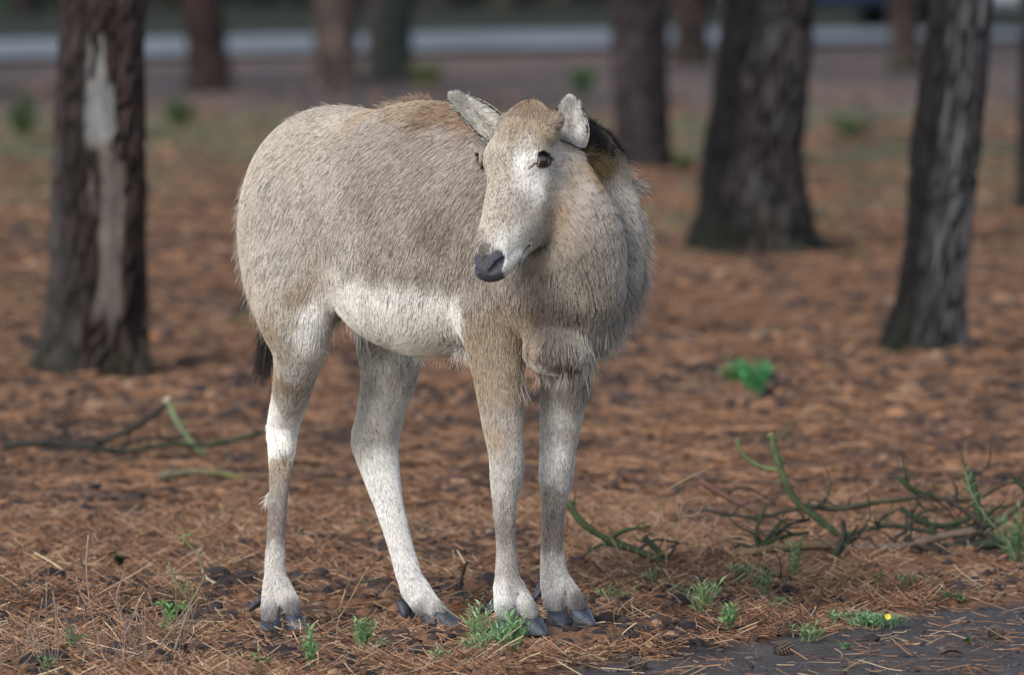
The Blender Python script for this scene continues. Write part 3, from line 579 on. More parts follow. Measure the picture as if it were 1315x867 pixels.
# ---- ears: a cupped leaf with thickness
m_ear = attr_mat('ear_skin', .8, 500, .3)
def ear(base, tip, face, wid, cup, curl, mid, e0=.10, e1=1.0):
    base, tip = np.array(base), np.array(tip); ax = tip - base; Ln = np.linalg.norm(ax); ax = ax / Ln
    face = nrm(face - ax * (face @ ax)); sd_ = np.cross(ax, face)
    nu, nv = 17, 22; v = []; inn = []
    def shell(off_, tt, uu):
        wv = wid * (max(0, math.sin(math.pi * min(1, e0 + (1 - e0) * tt ** e1))) ** .5) * (1 - .12 * tt) + .006 * (1 - tt)
        a = uu * cup * (1.0 - .35 * tt) ; R = wv / max(.2, math.sin(min(1.5, cup * (1 - .35 * tt)))) 
        lat = math.sin(a) * (R - off_); dep = (1 - math.cos(a)) * (R - off_)
        return base + ax * (Ln * tt) + sd_ * (lat + mid * math.sin(math.pi * tt) * wid) + face * (dep + off_ - R * .12 + curl * tt * tt * Ln)
    for lay in (0, 1):
        for j in range(nv):
            for i in range(nu):
                th = .0028 * (1 - .75 * abs(i / (nu - 1) * 2 - 1) ** 3) if lay else 0
                v.append(shell(th, j / (nv - 1), i / (nu - 1) * 2 - 1))
    f = []; n1 = nu * nv
    for j in range(nv - 1):
        for i in range(nu - 1):
            a = j * nu + i; f.append([a, a + 1, a + nu + 1, a + nu]); b = n1 + a; f.append([b, b + nu, b + nu + 1, b + 1])
    for j in range(nv - 1):
        a = j * nu; f.append([a, a + nu, n1 + a + nu, n1 + a]); a = j * nu + nu - 1; f.append([a + nu, a, n1 + a, n1 + a + nu])
    for i in range(nu - 1):
        a = (nv - 1) * nu + i; f.append([a, a + 1, n1 + a + 1, n1 + a])
    v = np.array(v); f = np.array(f)
    lay = np.arange(len(v)) >= n1; cols = np.where(lay[:, None], (.50, .46, .41), (.16, .12, .09))
    o = mesh_obj('ear', v, f, m_ear, deer, cols=cols)
    # hair inside, at the rim and on the back
    G = v.reshape(2, nv, nu, 3); A = []; Cc = []
    for k in range(9000):
        side_in = rng.random() < .7; t = rng.random() ** .9; u_ = (rng.random() * 2 - 1); lay_ = 1 if side_in else 0
        jf, if_ = t * (nv - 1), (u_ + 1) / 2 * (nu - 1); j, i = min(nv - 2, int(jf)), min(nu - 2, int(if_)); a, b = jf - j, if_ - i
        g = G[lay_]; p0 = (g[j, i] * (1 - b) + g[j, i + 1] * b) * (1 - a) + (g[j + 1, i] * (1 - b) + g[j + 1, i + 1] * b) * a
        n_ = nrm(np.cross(g[j, i + 1] - g[j, i], g[j + 1, i] - g[j, i])); n_ = n_ if (n_ @ face > 0) == side_in else -n_
        if side_in:
            d_ = nrm(ax * (.55 + .5 * rng.random()) - sd_ * u_ * .9 * (1 if t < .75 else .1) + n_ * .42 + rng.normal(size=3) * .38); l_ = .022 * (1.1 - .75 * t) * (.6 + .7 * rng.random())
            base_c = np.array((.80, .78, .73)) * (.62 + .45 * rng.random()) * (1.08 if (vnoise(np.array([u_ * 2.5, t * 4, 0.]), 4) > .36) else .72); 
            if rng.random() < .12: base_c = np.array((.36, .30, .24))
            if abs(u_) < .3 and t < .6 and rng.random() < .35: base_c = np.array((.3, .24, .18))
        else:
            d_ = nrm(ax + n_ * .22 + rng.normal(size=3) * .12); l_ = .008; base_c = np.array((.30, .22, .15)) * (.6 + .7 * rng.random()) if abs(u_) < .8 else np.array((.06, .045, .04))
        if side_in and abs(u_) > .93 and t > .15: base_c = np.array((.07, .052, .045)); l_ = .006
        sq = np.array([0, .35, .7, 1.])[:, None]; A.append(p0 + d_ * sq * l_ + ax * sq ** 2 * l_ * .25); Cc.append(base_c)
    if FURN: hair_obj('ear_hair', np.array(A), np.tile([.00046, .00046, .00036, .00012], (len(A), 1)), m_fur, np.array(Cc), o)
    return o
ear(D(738, 192, .36), D(733, 127, .34), np.array([-.25, -.97, .1]), .0350, 1.1, .03, 0, .10, .90)
ear(D(652, 176, .34), D(582, 121, .32), np.array([-.05, -.95, -.35]), .033, 1.1, .04, .10, .12, .9)

# ---- hooves and dewclaws
m_hoof = plain_mat('hoof_horn', (.034, .040, .055), .42, .5, 60, .6, bump=300, bdist=.002)
def hoof(top, floor_z, dirv, Lh, Wh, lean=.35):
    """claw: top = middle of the coronet, dirv = where the toe points"""
    dv = nrm(np.array([dirv[0], -dirv[1], 0.])); sv_ = np.array([-dv[1], dv[0], 0.]); H = top[2] - floor_z
    v = []; n = 22; lev = [(1.08, .60, .72, -.02), (.9, .80, .90, .02), (.6, .90, .98, .09), (.25, .98, 1.0, .17), (.06, 1.0, 1.0, .21), (0.0, .95, .95, .215)]
    for hf, lf, wf, sh in lev:
        for i in range(n):
            a = 2 * math.pi * i / n; c_, s_a = math.cos(a), math.sin(a)
            x = c_ * (.62 if c_ > 0 else .42) * Lh * lf + sh * Lh; y = s_a * Wh * .5 * wf * (1 - .42 * max(0, c_) ** 2 * (1 - .4 * hf))
            z = H * hf * (1 - .30 * max(0, c_) * (hf > .3)) if hf > .05 else 0
            v.append(np.array([top[0], top[1], floor_z]) + dv * x + sv_ * y + UP * z)
    v.append(np.array([top[0], top[1], floor_z + H * 1.1])); v.append(np.array([top[0], top[1], floor_z]) + dv * .2 * Lh)
    f = []
    for j in range(len(lev) - 1):
        for i in range(n): f.append([j * n + (i + 1) % n, j * n + i, (j + 1) * n + i, (j + 1) * n + (i + 1) % n])
    m = len(lev) * n
    for i in range(n): f.append([i, (i + 1) % n, m]); f.append([(len(lev) - 1) * n + (i + 1) % n, (len(lev) - 1) * n + i, m + 1])
    return mesh_obj('hoof', np.array(v), f, m_hoof, deer)
def hf(px, py, z, bot, dirv, Lh=.052, Wh=.036):
    t_ = D(px, py, z); hoof(t_, D(px, bot, z + .01)[2] , dirv, Lh, Wh)
hf(348, 795, -.13, 820, (-.12, 1), .062, .046); hf(377, 788, -.125, 811, (.5, .9), .060, .042)
hf(570, 788, -.155, 811, (.85, .5), .070, .040); hf(548, 785, -.19, 803, (.75, .6), .055, .034)
hf(652, 793, .36, 816, (.1, 1), .062, .046); hf(684, 792, .355, 816, (.55, .85), .062, .044)
hf(715, 782, .205, 804, (.3, .95), .062, .048); hf(744, 780, .205, 804, (.6, .8), .062, .046)
def dew(p0, p1, r):
    a, b = D(*p0), D(*p1); ax = nrm(b - a); s1 = nrm(np.cross(ax, UP)); s2 = np.cross(ax, s1); v = []; n = 12; st = [(0, .8), (.2, 1), (.5, .95), (.8, .7), (1, .25)]
    for t, q in st:
        for i in range(n):
            an = 2 * math.pi * i / n; v.append(a + (b - a) * t + (s1 * math.cos(an) + s2 * math.sin(an) * .7) * r * q)
    f = [[j * n + (i + 1) % n, j * n + i, (j + 1) * n + i, (j + 1) * n + (i + 1) % n] for j in range(4) for i in range(n)] + [list(range(n)), list(range(4 * n, 5 * n))[::-1]]
    mesh_obj('dewclaw', np.array(v), f, m_hoof, deer)
dew((338, 768, -.22), (320, 785, -.23), .0125); dew((366, 770, -.22), (366, 785, -.22), .009)
dew((516, 772, -.22), (521, 794, -.20), .013); dew((527, 772, -.24), (530, 796, -.22), .010)
dew((634, 775, .30), (628, 788, .31), .013); dew((662, 778, .29), (664, 790, .30), .009)
dew((697, 750, .15), (686, 772, .16), .012); dew((724, 756, .13), (726, 772, .13), .009)

# ---- tail: thin dock, long black switch
A = []; Cc = []
dock = [D(345, 330, -.48), D(346, 370, -.52), D(347, 405, -.53), D(346, 430, -.53)]
def tube_pts(pts, rad_, n=8):
    pts = np.array(pts, float); v = []; prev = np.array([.13, .3, .9])
    for i, p in enumerate(pts):
        t_ = nrm(pts[min(i + 1, len(pts) - 1)] - pts[max(i - 1, 0)]); s1 = nrm(np.cross(t_, prev)) if i == 0 else nrm(s1 - t_ * (s1 @ t_)); s2 = np.cross(t_, s1)
        for k in range(n):
            a = 2 * math.pi * k / n; v.append(p + (s1 * math.cos(a) + s2 * math.sin(a)) * rad_[i])
    f = [[j * n + k, j * n + (k + 1) % n, (j + 1) * n + (k + 1) % n, (j + 1) * n + k] for j in range(len(pts) - 1) for k in range(n)] + [list(range(n))[::-1], list(range((len(pts) - 1) * n, len(pts) * n))]
    return v, f
v_, f_ = tube_pts(dock, [.022, .017, .013, .006]); tail = mesh_obj('tail', v_, f_, m_skin, deer, cols=np.tile((.2, .16, .12), (len(v_), 1)))
dk_ = np.array(dock)
for k in range(1300):
    t = rng.random() ** .6; i = min(2, int(t * 3)); p0 = dk_[i] * (1 - (t * 3 - i)) + dk_[i + 1] * (t * 3 - i) + rng.normal(size=3) * .005
    l_ = (.03 + .075 * t) * (.7 + .5 * rng.random()); tgt = nrm(np.array([-.16, 0, -1]) + rng.normal(size=3) * np.array([.10, .1, .05])); sq = np.array([0, .35, .7, 1.])[:, None]
    A.append(p0 + tgt * sq * l_ + np.array([-.25, 0, 0]) * sq ** 2 * l_ * (.3 if rng.random() < .3 else 0) ); Cc.append(np.array((.30, .24, .17)) if t < .35 else np.array((.022, .016, .016)) * (.6 + rng.random()))
if FURN: hair_obj('tail_hair', np.array(A), np.tile([.0005, .0005, .0004, .0002], (len(A), 1)), m_fur, np.array(Cc), tail)
print('deer verts', len(VB), 'faces', len(FB))
# ================================================================== GROUND
def ppx(x, y): return x / y * FOCAL + 657.5
inv = np.linspace(1 / 16.6, 1 / 112.0, 780)
ys = 1 / inv
us = np.concatenate([np.linspace(-.20, -.0605, 40), np.linspace(-.06, .06, 430), np.linspace(.0605, .20, 40)])
GX = us[None, :] * ys[:, None]; GY = np.repeat(ys[:, None], len(us), 1)
GZ = gh(GX, GY)
def road_edge(x, near=True): return (72.6 if near else 79.2) + .92 * np.asarray(x)
onroad = sstep(-1.0, .0, GY - road_edge(GX)) * (1 - sstep(0, 1.0, GY - road_edge(GX, False)))
GZ = GZ * (1 - .8 * onroad)
nr, nc = GX.shape
ii = np.arange(nr - 1)[:, None] * nc + np.arange(nc - 1)[None]
GF = np.stack([ii, ii + 1, ii + nc + 1, ii + nc], -1).reshape(-1, 4)
px_, py_ = ppx(GX, GY), FOCAL * CAM_H / GY - 193
orange, tan_, dark_, humus = np.array((.225, .112, .060)), np.array((.28, .172, .105)), np.array((.050, .036, .032)), np.array((.085, .055, .045))
n_a = n2(GX, GY, 3.2, 20, 3, sy=1.6); n_b = n2(GX, GY, 9, 21, 3, sy=5); n_c = n2(GX, GY, 26, 22, 2, sy=14); n_d = n2(GX, GY, .55, 23, 3, sy=.25)
c = orange[None, None] * (1 - sstep(.45, .7, n_b)[..., None]) + tan_ * sstep(.45, .7, n_b)[..., None]
k = (sstep(.49, .58, n_a * .5 + n_b * .2 + n_c * .3))[..., None]; c = c * (1 - .85 * k) + dark_ * .85 * k
k = sstep(.55, .68, n_d)[..., None] * .5; c = c * (1 - k) + humus * k
# mossy, grassy and greyer zones farther back
far = sstep(30, 44, GY)[..., None]
gr = (sstep(.42, .60, n2(GX, GY, .9, 31, 3, sy=.35)) * sstep(33, 42, GY) * (1 - sstep(56, 62, GY)))[..., None]
c = c * (1 - .82 * gr) + np.array((.125, .130, .070)) * .82 * gr
gr = (sstep(.60, .70, n2(GX, GY, 2.2, 32, 2, sy=.8)) * sstep(24, 30, GY) * (1 - sstep(52, 60, GY)))[..., None]
c = c * (1 - .5 * gr) + np.array((.07, .11, .035)) * .5 * gr
pur = sstep(54, 60, GY)[..., None]; c = c * (1 - .75 * pur) + np.array((.125, .098, .092)) * .75 * pur
pd = (sstep(.5, .6, n2(GX, GY, .5, 33, 2, sy=.2)) * sstep(52, 58, GY))[..., None]; c = c * (1 - .6 * pd) + np.array((.05, .045, .05)) * .6 * pd
bm = bare_mask(GX, GY)[..., None]; soil = np.array((.085, .073, .070)) * (.6 + .8 * n2(GX, GY, 14, 41, 4))[..., None]; c = c * (1 - bm) + soil * bm
beyond = sstep(0, 1.5, GY - road_edge(GX, False))[..., None]; c = c * (1 - beyond) + np.array((.030, .034, .022)) * beyond
m_ground = attr_mat('pine_litter_ground', .95, noise=70, amt=.45, bump=160, bdist=.008, spec=.15)
gv = np.stack([GX, GY, GZ], -1).reshape(-1, 3)
tag(mesh_obj('ground', gv, GF, m_ground, cols=c.reshape(-1, 3)), kind='structure')
m_outer = plain_mat('forest_floor', (.12, .07, .045), .95, .2, 3, .5)
R0 = 420
ov = [(-R0, -60, -.02), (R0, -60, -.02), (R0, 560, -.02), (-R0, 560, -.02)]
tag(mesh_obj('forest_floor', np.array(ov, float) - np.array((0, 0, .10)), [[0, 1, 2, 3]], m_outer), kind='structure')

# the pale road across the back
m_road = plain_mat('road_surface', (.17, .185, .20), .85, .3, .9, .35, bump=60)
rx = np.linspace(-22, 24, 120); rv = []; rf = []
for i, x in enumerate(rx):
    for j, t in enumerate(np.linspace(0, 1, 6)):
        y = road_edge(x) + .25 * (n2(x, 0, .6, 55) - .5) * 2 * (1 - t) + t * 6.6; rv.append((x, y, .045 + .02 * math.sin(math.pi * t)))
for i in range(len(rx) - 1):
    for j in range(5): a = i * 6 + j; rf.append([a, a + 6, a + 7, a + 1])
tag(mesh_obj('road', rv, rf, m_road), kind='structure')

# ================================================================== TREES
m_bark = attr_mat('pine_bark', .92, noise=30, amt=.45, bump=90, bdist=.012, spec=.2, stretch=(1, 1, .35), gain=.62)
def trunk_mesh(name, base, prof, lean, ht, nseg, nring, relief, pal, seed, parent, scar=None, flare=1.0, plate=(11, 2.6), split=None, zmax=None):
    """prof: list of (height, radius); lean: list of (height, dx, dy) of the axis"""
    zs = np.concatenate([np.linspace(-.12, 2.6, nring), np.linspace(2.8, ht, 14)]); th = np.linspace(0, 2 * math.pi, nseg, endpoint=False)
    pr_ = np.array(prof); ln_ = np.array(lean); Z, TH = np.meshgrid(zs, th, indexing='ij')
    r = np.interp(Z, pr_[:, 0], pr_[:, 1])
    r = r * (1 + flare * .16 * np.exp(-np.maximum(Z, 0) / .10) * np.cos(TH * 5 + seed) + .05 * (fbm(np.stack([np.cos(TH) * 2, np.sin(TH) * 2, Z * .9 + seed], -1), seed, 2) - .5) * 2)
    cx = np.interp(Z, ln_[:, 0], ln_[:, 1]); cy = np.interp(Z, ln_[:, 0], ln_[:, 2])
    # bark plates: vertical ridges broken by cracks
    q = np.stack([np.cos(TH), np.sin(TH), Z], -1); wv = fbm(q * np.array([3, 3, 2.5]) + seed, seed + 1, 2) - .5
    w2 = fbm(q * np.array([6, 6, 5]) + seed, seed + 2, 2) - .5
    nc_ = plate[0] * 3; U = TH / (2 * math.pi) * nc_ + wv * 2.2 + w2 * .8; W = Z * plate[1] * 3.8 + w2 * 1.6 + wv; iu, iw = np.floor(U).astype(np.int64), np.floor(W).astype(np.int64)
    f1 = np.full(Z.shape, 9.); f2 = np.full(Z.shape, 9.); idc = np.zeros(Z.shape)
    for du in (-1, 0, 1):
        for dw in (-1, 0, 1):
            a_, b_ = (iu + du) % nc_, iw + dw; jx, jy = hash3(a_, b_, a_ * 0, seed), hash3(a_, b_, a_ * 0 + 3, seed); dd = np.hypot(iu + du + jx - U, (iw + dw + jy - W) * .9)
            nw = dd < f1; f2 = np.where(nw, f1, np.minimum(f2, dd)); idc = np.where(nw, hash3(a_, b_, a_ * 0 + 7, seed), idc); f1 = np.where(nw, dd, f1)
    pl = sstep(.04, .34, f2 - f1) * (.72 + .28 * idc); qq = q * np.array([9, 9, 7])
    rel = relief * (pl - .6) + relief * .5 * (fbm(qq * 3.5, seed + 6, 2) - .5)
    x0 = base[0] + cx + (r) * np.cos(TH); 
    sm = np.zeros_like(Z)
    X = base[0] + cx + (r + rel) * np.cos(TH); Y = base[1] + cy + (r + rel) * np.sin(TH)
    if scar is not None:
        pxs, pys = to_px(np.stack([X, Y, base[2] + Z], -1).reshape(-1, 3)); pxs = pxs.reshape(Z.shape); pys = pys.reshape(Z.shape); facing = np.sin(TH) < -.2
        sm = scar(pxs + (w2 * 26), pys + wv * 30) * facing * sstep(.30, .40, fbm(q * np.array([10, 10, 9]), 88, 2) + .24); X = np.where(1, X - (rel + relief * .9) * sm * np.cos(TH), X); Y = Y - (rel + relief * .9) * sm * np.sin(TH)
    V = np.stack([X, Y, base[2] + Z], -1).reshape(-1, 3)
    n_r = len(zs); a_ = np.arange(n_r - 1)[:, None] * nseg; b_ = np.arange(nseg)[None]; b2 = (b_ + 1) % nseg
    F = np.stack([a_ + b_, a_ + b2, a_ + nseg + b2, a_ + nseg + b_], -1).reshape(-1, 4)
    c0, c1, c2 = (np.array(x_) for x_ in pal)     # crack, plate, lichen
    tn = fbm(q * np.array([2.2, 2.2, 3.5]) + 9, seed + 8, 3)[..., None]; t2 = fbm(q * np.array([5, 5, 1.2]), seed + 9, 2)[..., None]
    colr = c0 * (1 - pl[..., None]) + c1 * pl[..., None] * (.45 + .5 * t2 + .55 * idc[..., None]); colr = colr * (1 - sstep(.5, .68, tn) * .65) + c2 * sstep(.5, .68, tn) * .65 * (.4 + .6 * pl[..., None])
    if split is not None:                          # one side in a second tone: redder, greenish, near black by tree
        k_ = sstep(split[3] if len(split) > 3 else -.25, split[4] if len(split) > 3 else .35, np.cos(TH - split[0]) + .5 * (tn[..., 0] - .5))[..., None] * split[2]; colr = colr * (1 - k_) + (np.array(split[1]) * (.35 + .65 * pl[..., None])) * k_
    moss = (np.exp(-np.maximum(Z, 0) / .12) * sstep(.35, .6, tn[..., 0]))[..., None] * .6; colr = colr * (1 - moss) + np.array((.035, .045, .022)) * moss
    if scar is not None:
        up_ = sstep(190, 175, pys)[..., None]; sc_ = np.array((.29, .29, .28)) * up_ + np.array((.215, .18, .155)) * (1 - up_)
        sc_ = sc_ * (.75 + .5 * fbm(q * np.array([6, 6, 14]), 77, 3)[..., None]); colr = colr * (1 - sm[..., None]) + sc_ * sm[..., None]
    return mesh_obj(name, V, F, m_bark, parent, cols=colr.reshape(-1, 3))
m_needle = plain_mat('pine_needles', (.045, .075, .030), .7, .3, 8, .4)
crown_me = None
def crown(parent, top, rad, ht):
    """needle sprays round a few limbs, high above the frame"""
    global crown_me
    if crown_me is None:
        v = []; f = []
        for i in range(2600):
            r = rng.random() ** .5; a = rng.random() * 6.283; z = rng.random(); rr = r * (math.sin(math.pi * min(1, z * .85 + .12)) ** .7)
            blob = (vnoise(np.array([rr * math.cos(a) * 3, rr * math.sin(a) * 3, z * 4.]), 5) > .46)
            if not blob: continue
            c_ = np.array([rr * math.cos(a), rr * math.sin(a), z]); d1 = nrm(rng.normal(size=3)) * .10; d2 = nrm(rng.normal(size=3)) * .035
            b = len(v); v += [c_ - d1 - d2, c_ + d1 - d2, c_ + d1 * 1.2 + d2, c_ - d1 + d2]; f.append([b, b + 1, b + 2, b + 3])
        o = mesh_obj('crown', np.array(v), np.array(f), m_needle, None, smooth=False); crown_me = o.data
    else:
        o = bpy.data.objects.new('crown', crown_me); COL.objects.link(o)
    o.parent = parent; o.location = Vector(top) - parent.location; o.scale = (rad, rad, ht); o.rotation_euler = (0, 0, rng.random() * 6)
m_limb = plain_mat('limb_bark', (.13, .075, .05), .9, .2, 12, .4)
def tree(label, base, prof, lean, pal, seed, nseg, nring, relief, ht=11, **kw):
    t = tag(empty('pine_tree', base), label, 'tree')
    trunk_mesh('trunk', base, prof, lean, ht, nseg, nring, relief, pal, seed, t, **kw)
    tx, ty = lean[-1][1], lean[-1][2]
    for k in range(4):
        a = k * 1.7 + seed; z0 = 7.2 + k * 1.1; p0 = np.array([base[0] + tx * .9, base[1] + ty, z0]); p1 = p0 + np.array([math.cos(a) * 1.6, math.sin(a) * 1.6, .7])
        v_, f_ = tube_pts([p0, (p0 + p1) / 2 + np.array([0, 0, .1]), p1], [.05, .035, .015], 6); mesh_obj('limb', v_, f_, m_limb, t)
    crown(t, (base[0] + tx, base[1] + ty, 7.4), 2.2, 5.0)
    return t
def scar_fn(px, py):
    n_ = (fbm(np.stack([px * .02, py * .02, px * 0], -1), 12, 2) - .5) * 2
    top = sstep(38, 46, py) * (1 - sstep(176, 190, py)) * (np.abs(px - (127 + .03 * (py - 100))) < np.interp(py, [38, 60, 130, 165, 185], [6, 10, 18, 19, 11]) + n_ * 4)
    mid = ((py > 180) & (py < 202) & (np.abs(px - 136) < 9 + n_ * 3))
    low = sstep(194, 202, py) * (1 - sstep(385, 430, py)) * (np.abs(px - (139 - .004 * (py - 200))) < np.interp(py, [195, 230, 330, 430], [11, 16, 19, 15]) + n_ * 4)
    return np.clip(top + mid * 1. + low, 0, 1)
def px_prof(d, rows):
    """rows: (py, left px, right px) measured on the trunk -> base, profile, lean"""
    bx_ = (rows[0][1] + rows[0][2]) / 2; base = P(bx_, rows[0][0], d); prof = []; lean = []
    for (py, l, r) in rows:
        q = P((l + r) / 2, py, d); prof.append((q[2] - base[2], (r - l) / 2 * d / FOCAL * .97)); lean.append((q[2] - base[2], q[0] - base[0], 0))
    zt, rt = prof[-1]; lt = lean[-1]
    prof = [(-.2, prof[0][1] * 1.05)] + prof + [(zt + 4, rt * .85), (11, rt * .45)]
    slope = (lt[1] - lean[-2][1]) / max(.05, (lt[0] - lean[-2][0])) * .5; lean = lean + [(11, lt[1] + slope * (11 - lt[0]) * .6, .3)]
    return base, prof, lean
def dist_of(py): return float(on_ground(657, py)[1])
d1 = dist_of(472)
b_, p_, l_ = px_prof(d1, [(474, 42, 198), (450, 50, 193), (400, 58, 190), (330, 64, 188), (200, 68, 186), (100, 74, 185), (0, 80, 186)])
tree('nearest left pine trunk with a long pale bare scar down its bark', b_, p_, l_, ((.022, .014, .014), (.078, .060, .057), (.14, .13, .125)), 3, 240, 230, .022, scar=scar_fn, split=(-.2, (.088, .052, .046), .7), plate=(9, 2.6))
d2 = dist_of(322)
b_, p_, l_ = px_prof(d2, [(322, 884, 1052), (300, 886, 1048), (270, 893, 1042), (200, 900, 1032), (100, 915, 1040), (0, 930, 1048)])
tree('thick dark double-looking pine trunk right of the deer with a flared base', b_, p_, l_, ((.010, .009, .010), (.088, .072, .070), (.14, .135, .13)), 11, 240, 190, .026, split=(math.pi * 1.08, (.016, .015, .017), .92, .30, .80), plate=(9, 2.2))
d3 = dist_of(450)
b_, p_, l_ = px_prof(d3, [(452, 1130, 1242), (420, 1140, 1242), (380, 1152, 1240), (300, 1164, 1246), (200, 1170, 1258), (100, 1182, 1267), (0, 1196, 1275)])
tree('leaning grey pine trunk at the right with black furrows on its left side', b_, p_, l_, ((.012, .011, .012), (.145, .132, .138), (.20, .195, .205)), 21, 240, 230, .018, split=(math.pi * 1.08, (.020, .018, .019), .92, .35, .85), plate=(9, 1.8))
d4 = dist_of(215)
b_, p_, l_ = px_prof(d4, [(216, 784, 866), (190, 788, 862), (100, 786, 858), (0, 784, 858)])
tree('slimmer upright pine trunk standing behind the deer\'s rear-facing mane', b_, p_, l_, ((.016, .013, .015), (.080, .062, .068), (.09, .085, .085)), 31, 120, 100, .02, plate=(7, 3))
far_t = [(116, 238, 300, 232, 285, 'small dark reddish trunk just right of the scarred pine', (.060, .036, .032)), (112, 400, 462, 402, 458, 'pale brown trunk above the deer\'s rump, left of the green-based one', (.17, .125, .11)),
         (104, 468, 532, 470, 528, 'far trunk with a greenish mossy base above the deer\'s back', (.13, .105, .10)), (84, 862, 912, 866, 910, 'far trunk half hidden left of the thick dark pine', (.11, .075, .07)), (94, 1140, 1182, 1142, 1178, 'small far trunk between the two big right-hand pines', (.12, .085, .075))]
for i, (py, l, r, l2, r2_, lab, colr) in enumerate(far_t):
    d = dist_of(py); b_, p_, l_ = px_prof(d, [(py, l - 3, r + 3), (py - 25, l + 3, r - 2), (0, l2, r2_)])
    tree(lab, b_, p_, l_, ((.018, .014, .014), colr, (.10, .12, .11) if i == 2 else tuple(x * 1.2 for x in colr)), 41 + i * 7, 64, 60, .015, plate=(5, 2.5), split=(-.6, (.035, .06, .055), .7) if i == 2 else None)
b_, p_, l_ = px_prof(dist_of(262), [(262, 1304, 1352), (150, 1308, 1350), (0, 1312, 1352)])
tree('dark trunk cut off by the right edge of the picture', b_, p_, l_, ((.012, .011, .012), (.05, .045, .045), (.07, .07, .07)), 91, 80, 60, .02)
# beyond the road: a row of dark trunks and the undergrowth between them
lab_far = ['trunk beyond the road at the far left corner', 'trunk beyond the road left of the reddish pine', 'trunk beyond the road above the deer\'s hip', 'dark trunk beyond the road between the two pale ones', 'pale trunk beyond the road above the deer\'s shoulder', 'trunk beyond the road above the deer\'s right ear', 'grey trunk beyond the road above the deer\'s head', 'trunk beyond the road left of the slim pine', 'trunk beyond the road behind the slim pine', 'trunk beyond the road beside the thick dark pine', 'trunk beyond the road between the right pines', 'trunk beyond the road at the right edge']
for i, (px, wd, d, cl) in enumerate([(30, 40, 92, (.04, .03, .028)), (210, 26, 95, (.05, .035, .03)), (330, 34, 96, (.03, .04, .035)), (466, 26, 92, (.025, .02, .02)), (560, 44, 94, (.10, .08, .085)), (600, 24, 99, (.16, .14, .15)), (645, 38, 93, (.10, .085, .08)), (716, 46, 95, (.13, .11, .10)), (772, 24, 98, (.05, .04, .04)), (880, 40, 95, (.07, .05, .05)), (1100, 22, 104, (.05, .045, .04)), (1255, 30, 105, (.06, .05, .05))]):
    d = d + .9 * ((px - 657) / FOCAL * d) * .5; b_ = P(px, CAM_H / d * FOCAL - 193, d); r_ = wd / 2 * d / FOCAL
    b_[2] = -.05
    tree(lab_far[i], b_, [(-.2, r_ * 1.3), (.15, r_ * 1.05), (3, r_), (11, r_ * .5)], [(0, 0, 0), (11, .2, 0)], ((.015, .012, .012), cl, cl), 120 + i, 40, 30, .015, plate=(4, 2))
m_bush = attr_mat('undergrowth_leaves', .8, 6, .3)
def bush(label, cx, cy, rx_, ry_, hz, n, tint, group):
    v = []; f = []; cs = []; b0 = np.array([cx, cy, 0])
    for i in range(n):
        q = nrm(rng.normal(size=3)) * rng.random() ** .4; q[2] = abs(q[2]); p = b0 + q * np.array([rx_, ry_, hz])
        if vnoise(p * 2.2, 9) < .36: continue
        d1 = nrm(rng.normal(size=3)) * .075; d2 = nrm(np.cross(d1, rng.normal(size=3))) * .05; b = len(v)
        v += [p - d1, p - d2 * .8, p + d1, p + d2 * .8]; f.append([b, b + 1, b + 2, b + 3]); cs += [np.array(tint) * (.5 + rng.random())] * 4
    o = tag(empty('bush', (cx, cy, 0)), label, 'bush', group)
    mesh_obj('foliage', np.array(v), np.array(f), m_bush, o, smooth=False, cols=np.array(cs))
    for k in range(3):
        a = rng.random() * 6.28; vv, ff = tube_pts([b0, b0 + np.array([math.cos(a) * rx_ * .3, math.sin(a) * ry_ * .3, hz * .4]), b0 + np.array([math.cos(a) * rx_ * .5, math.sin(a) * ry_ * .5, hz * .8])], [.03, .02, .008], 5); mesh_obj('stem', vv, ff, m_limb, o)
bl_ = ['dark evergreen bush beyond the road at the far left', 'dark green bush beyond the road right of the scarred pine', 'bluish green bush beyond the road above the rump', 'dark bush beyond the road above the deer\'s back', 'shadowy brown bush beyond the road above the deer\'s ears', 'low bush beyond the road right of the deer\'s head', 'bush beyond the road behind the thick dark pine', 'bush beyond the road behind the parked blue car', 'bush beyond the road behind the white car']
for i, px in enumerate([20, 230, 350, 470, 620, 760, 930, 1090, 1270]):
    d = 97.0 + (i % 3) * 1.5 + .0045 * (px - 657); x = (px - 657.5) / FOCAL * d
    bush(bl_[i], x, d + (8 if i > 6 else 0), .85, .8, 1.5 + .3 * (i % 2), 1500, [(.022, .040, .024), (.018, .042, .032), (.016, .046, .036), (.020, .026, .018), (.040, .032, .028), (.045, .045, .028), (.03, .03, .022), (.03, .045, .03), (.03, .045, .03)][i], 'bushes beyond the road')
# dense wood behind everything
v = []; f = []; cs = []
for i in range(16000):
    x = (rng.random() - .5) * 44; y = 112 + rng.random() * 14 + .3 * abs(x) * 0; z = rng.random() ** .8 * 7.5; p = np.array([x, y, z])
    if vnoise(p * np.array([.8, .8, .9]), 19) < .34: continue
    d1 = nrm(rng.normal(size=3)) * .30; d2 = nrm(np.cross(d1, rng.normal(size=3))) * .2; b = len(v); v += [p - d1, p - d2, p + d1, p + d2]; f.append([b, b + 1, b + 2, b + 3]); cs += [np.array((.022, .034, .022)) * (.5 + rng.random())] * 4
tag(mesh_obj('far_wood', np.array(v), np.array(f), m_bush, smooth=False, cols=np.array(cs)), 'dark mass of the wood beyond the road', None, None, 'stuff')
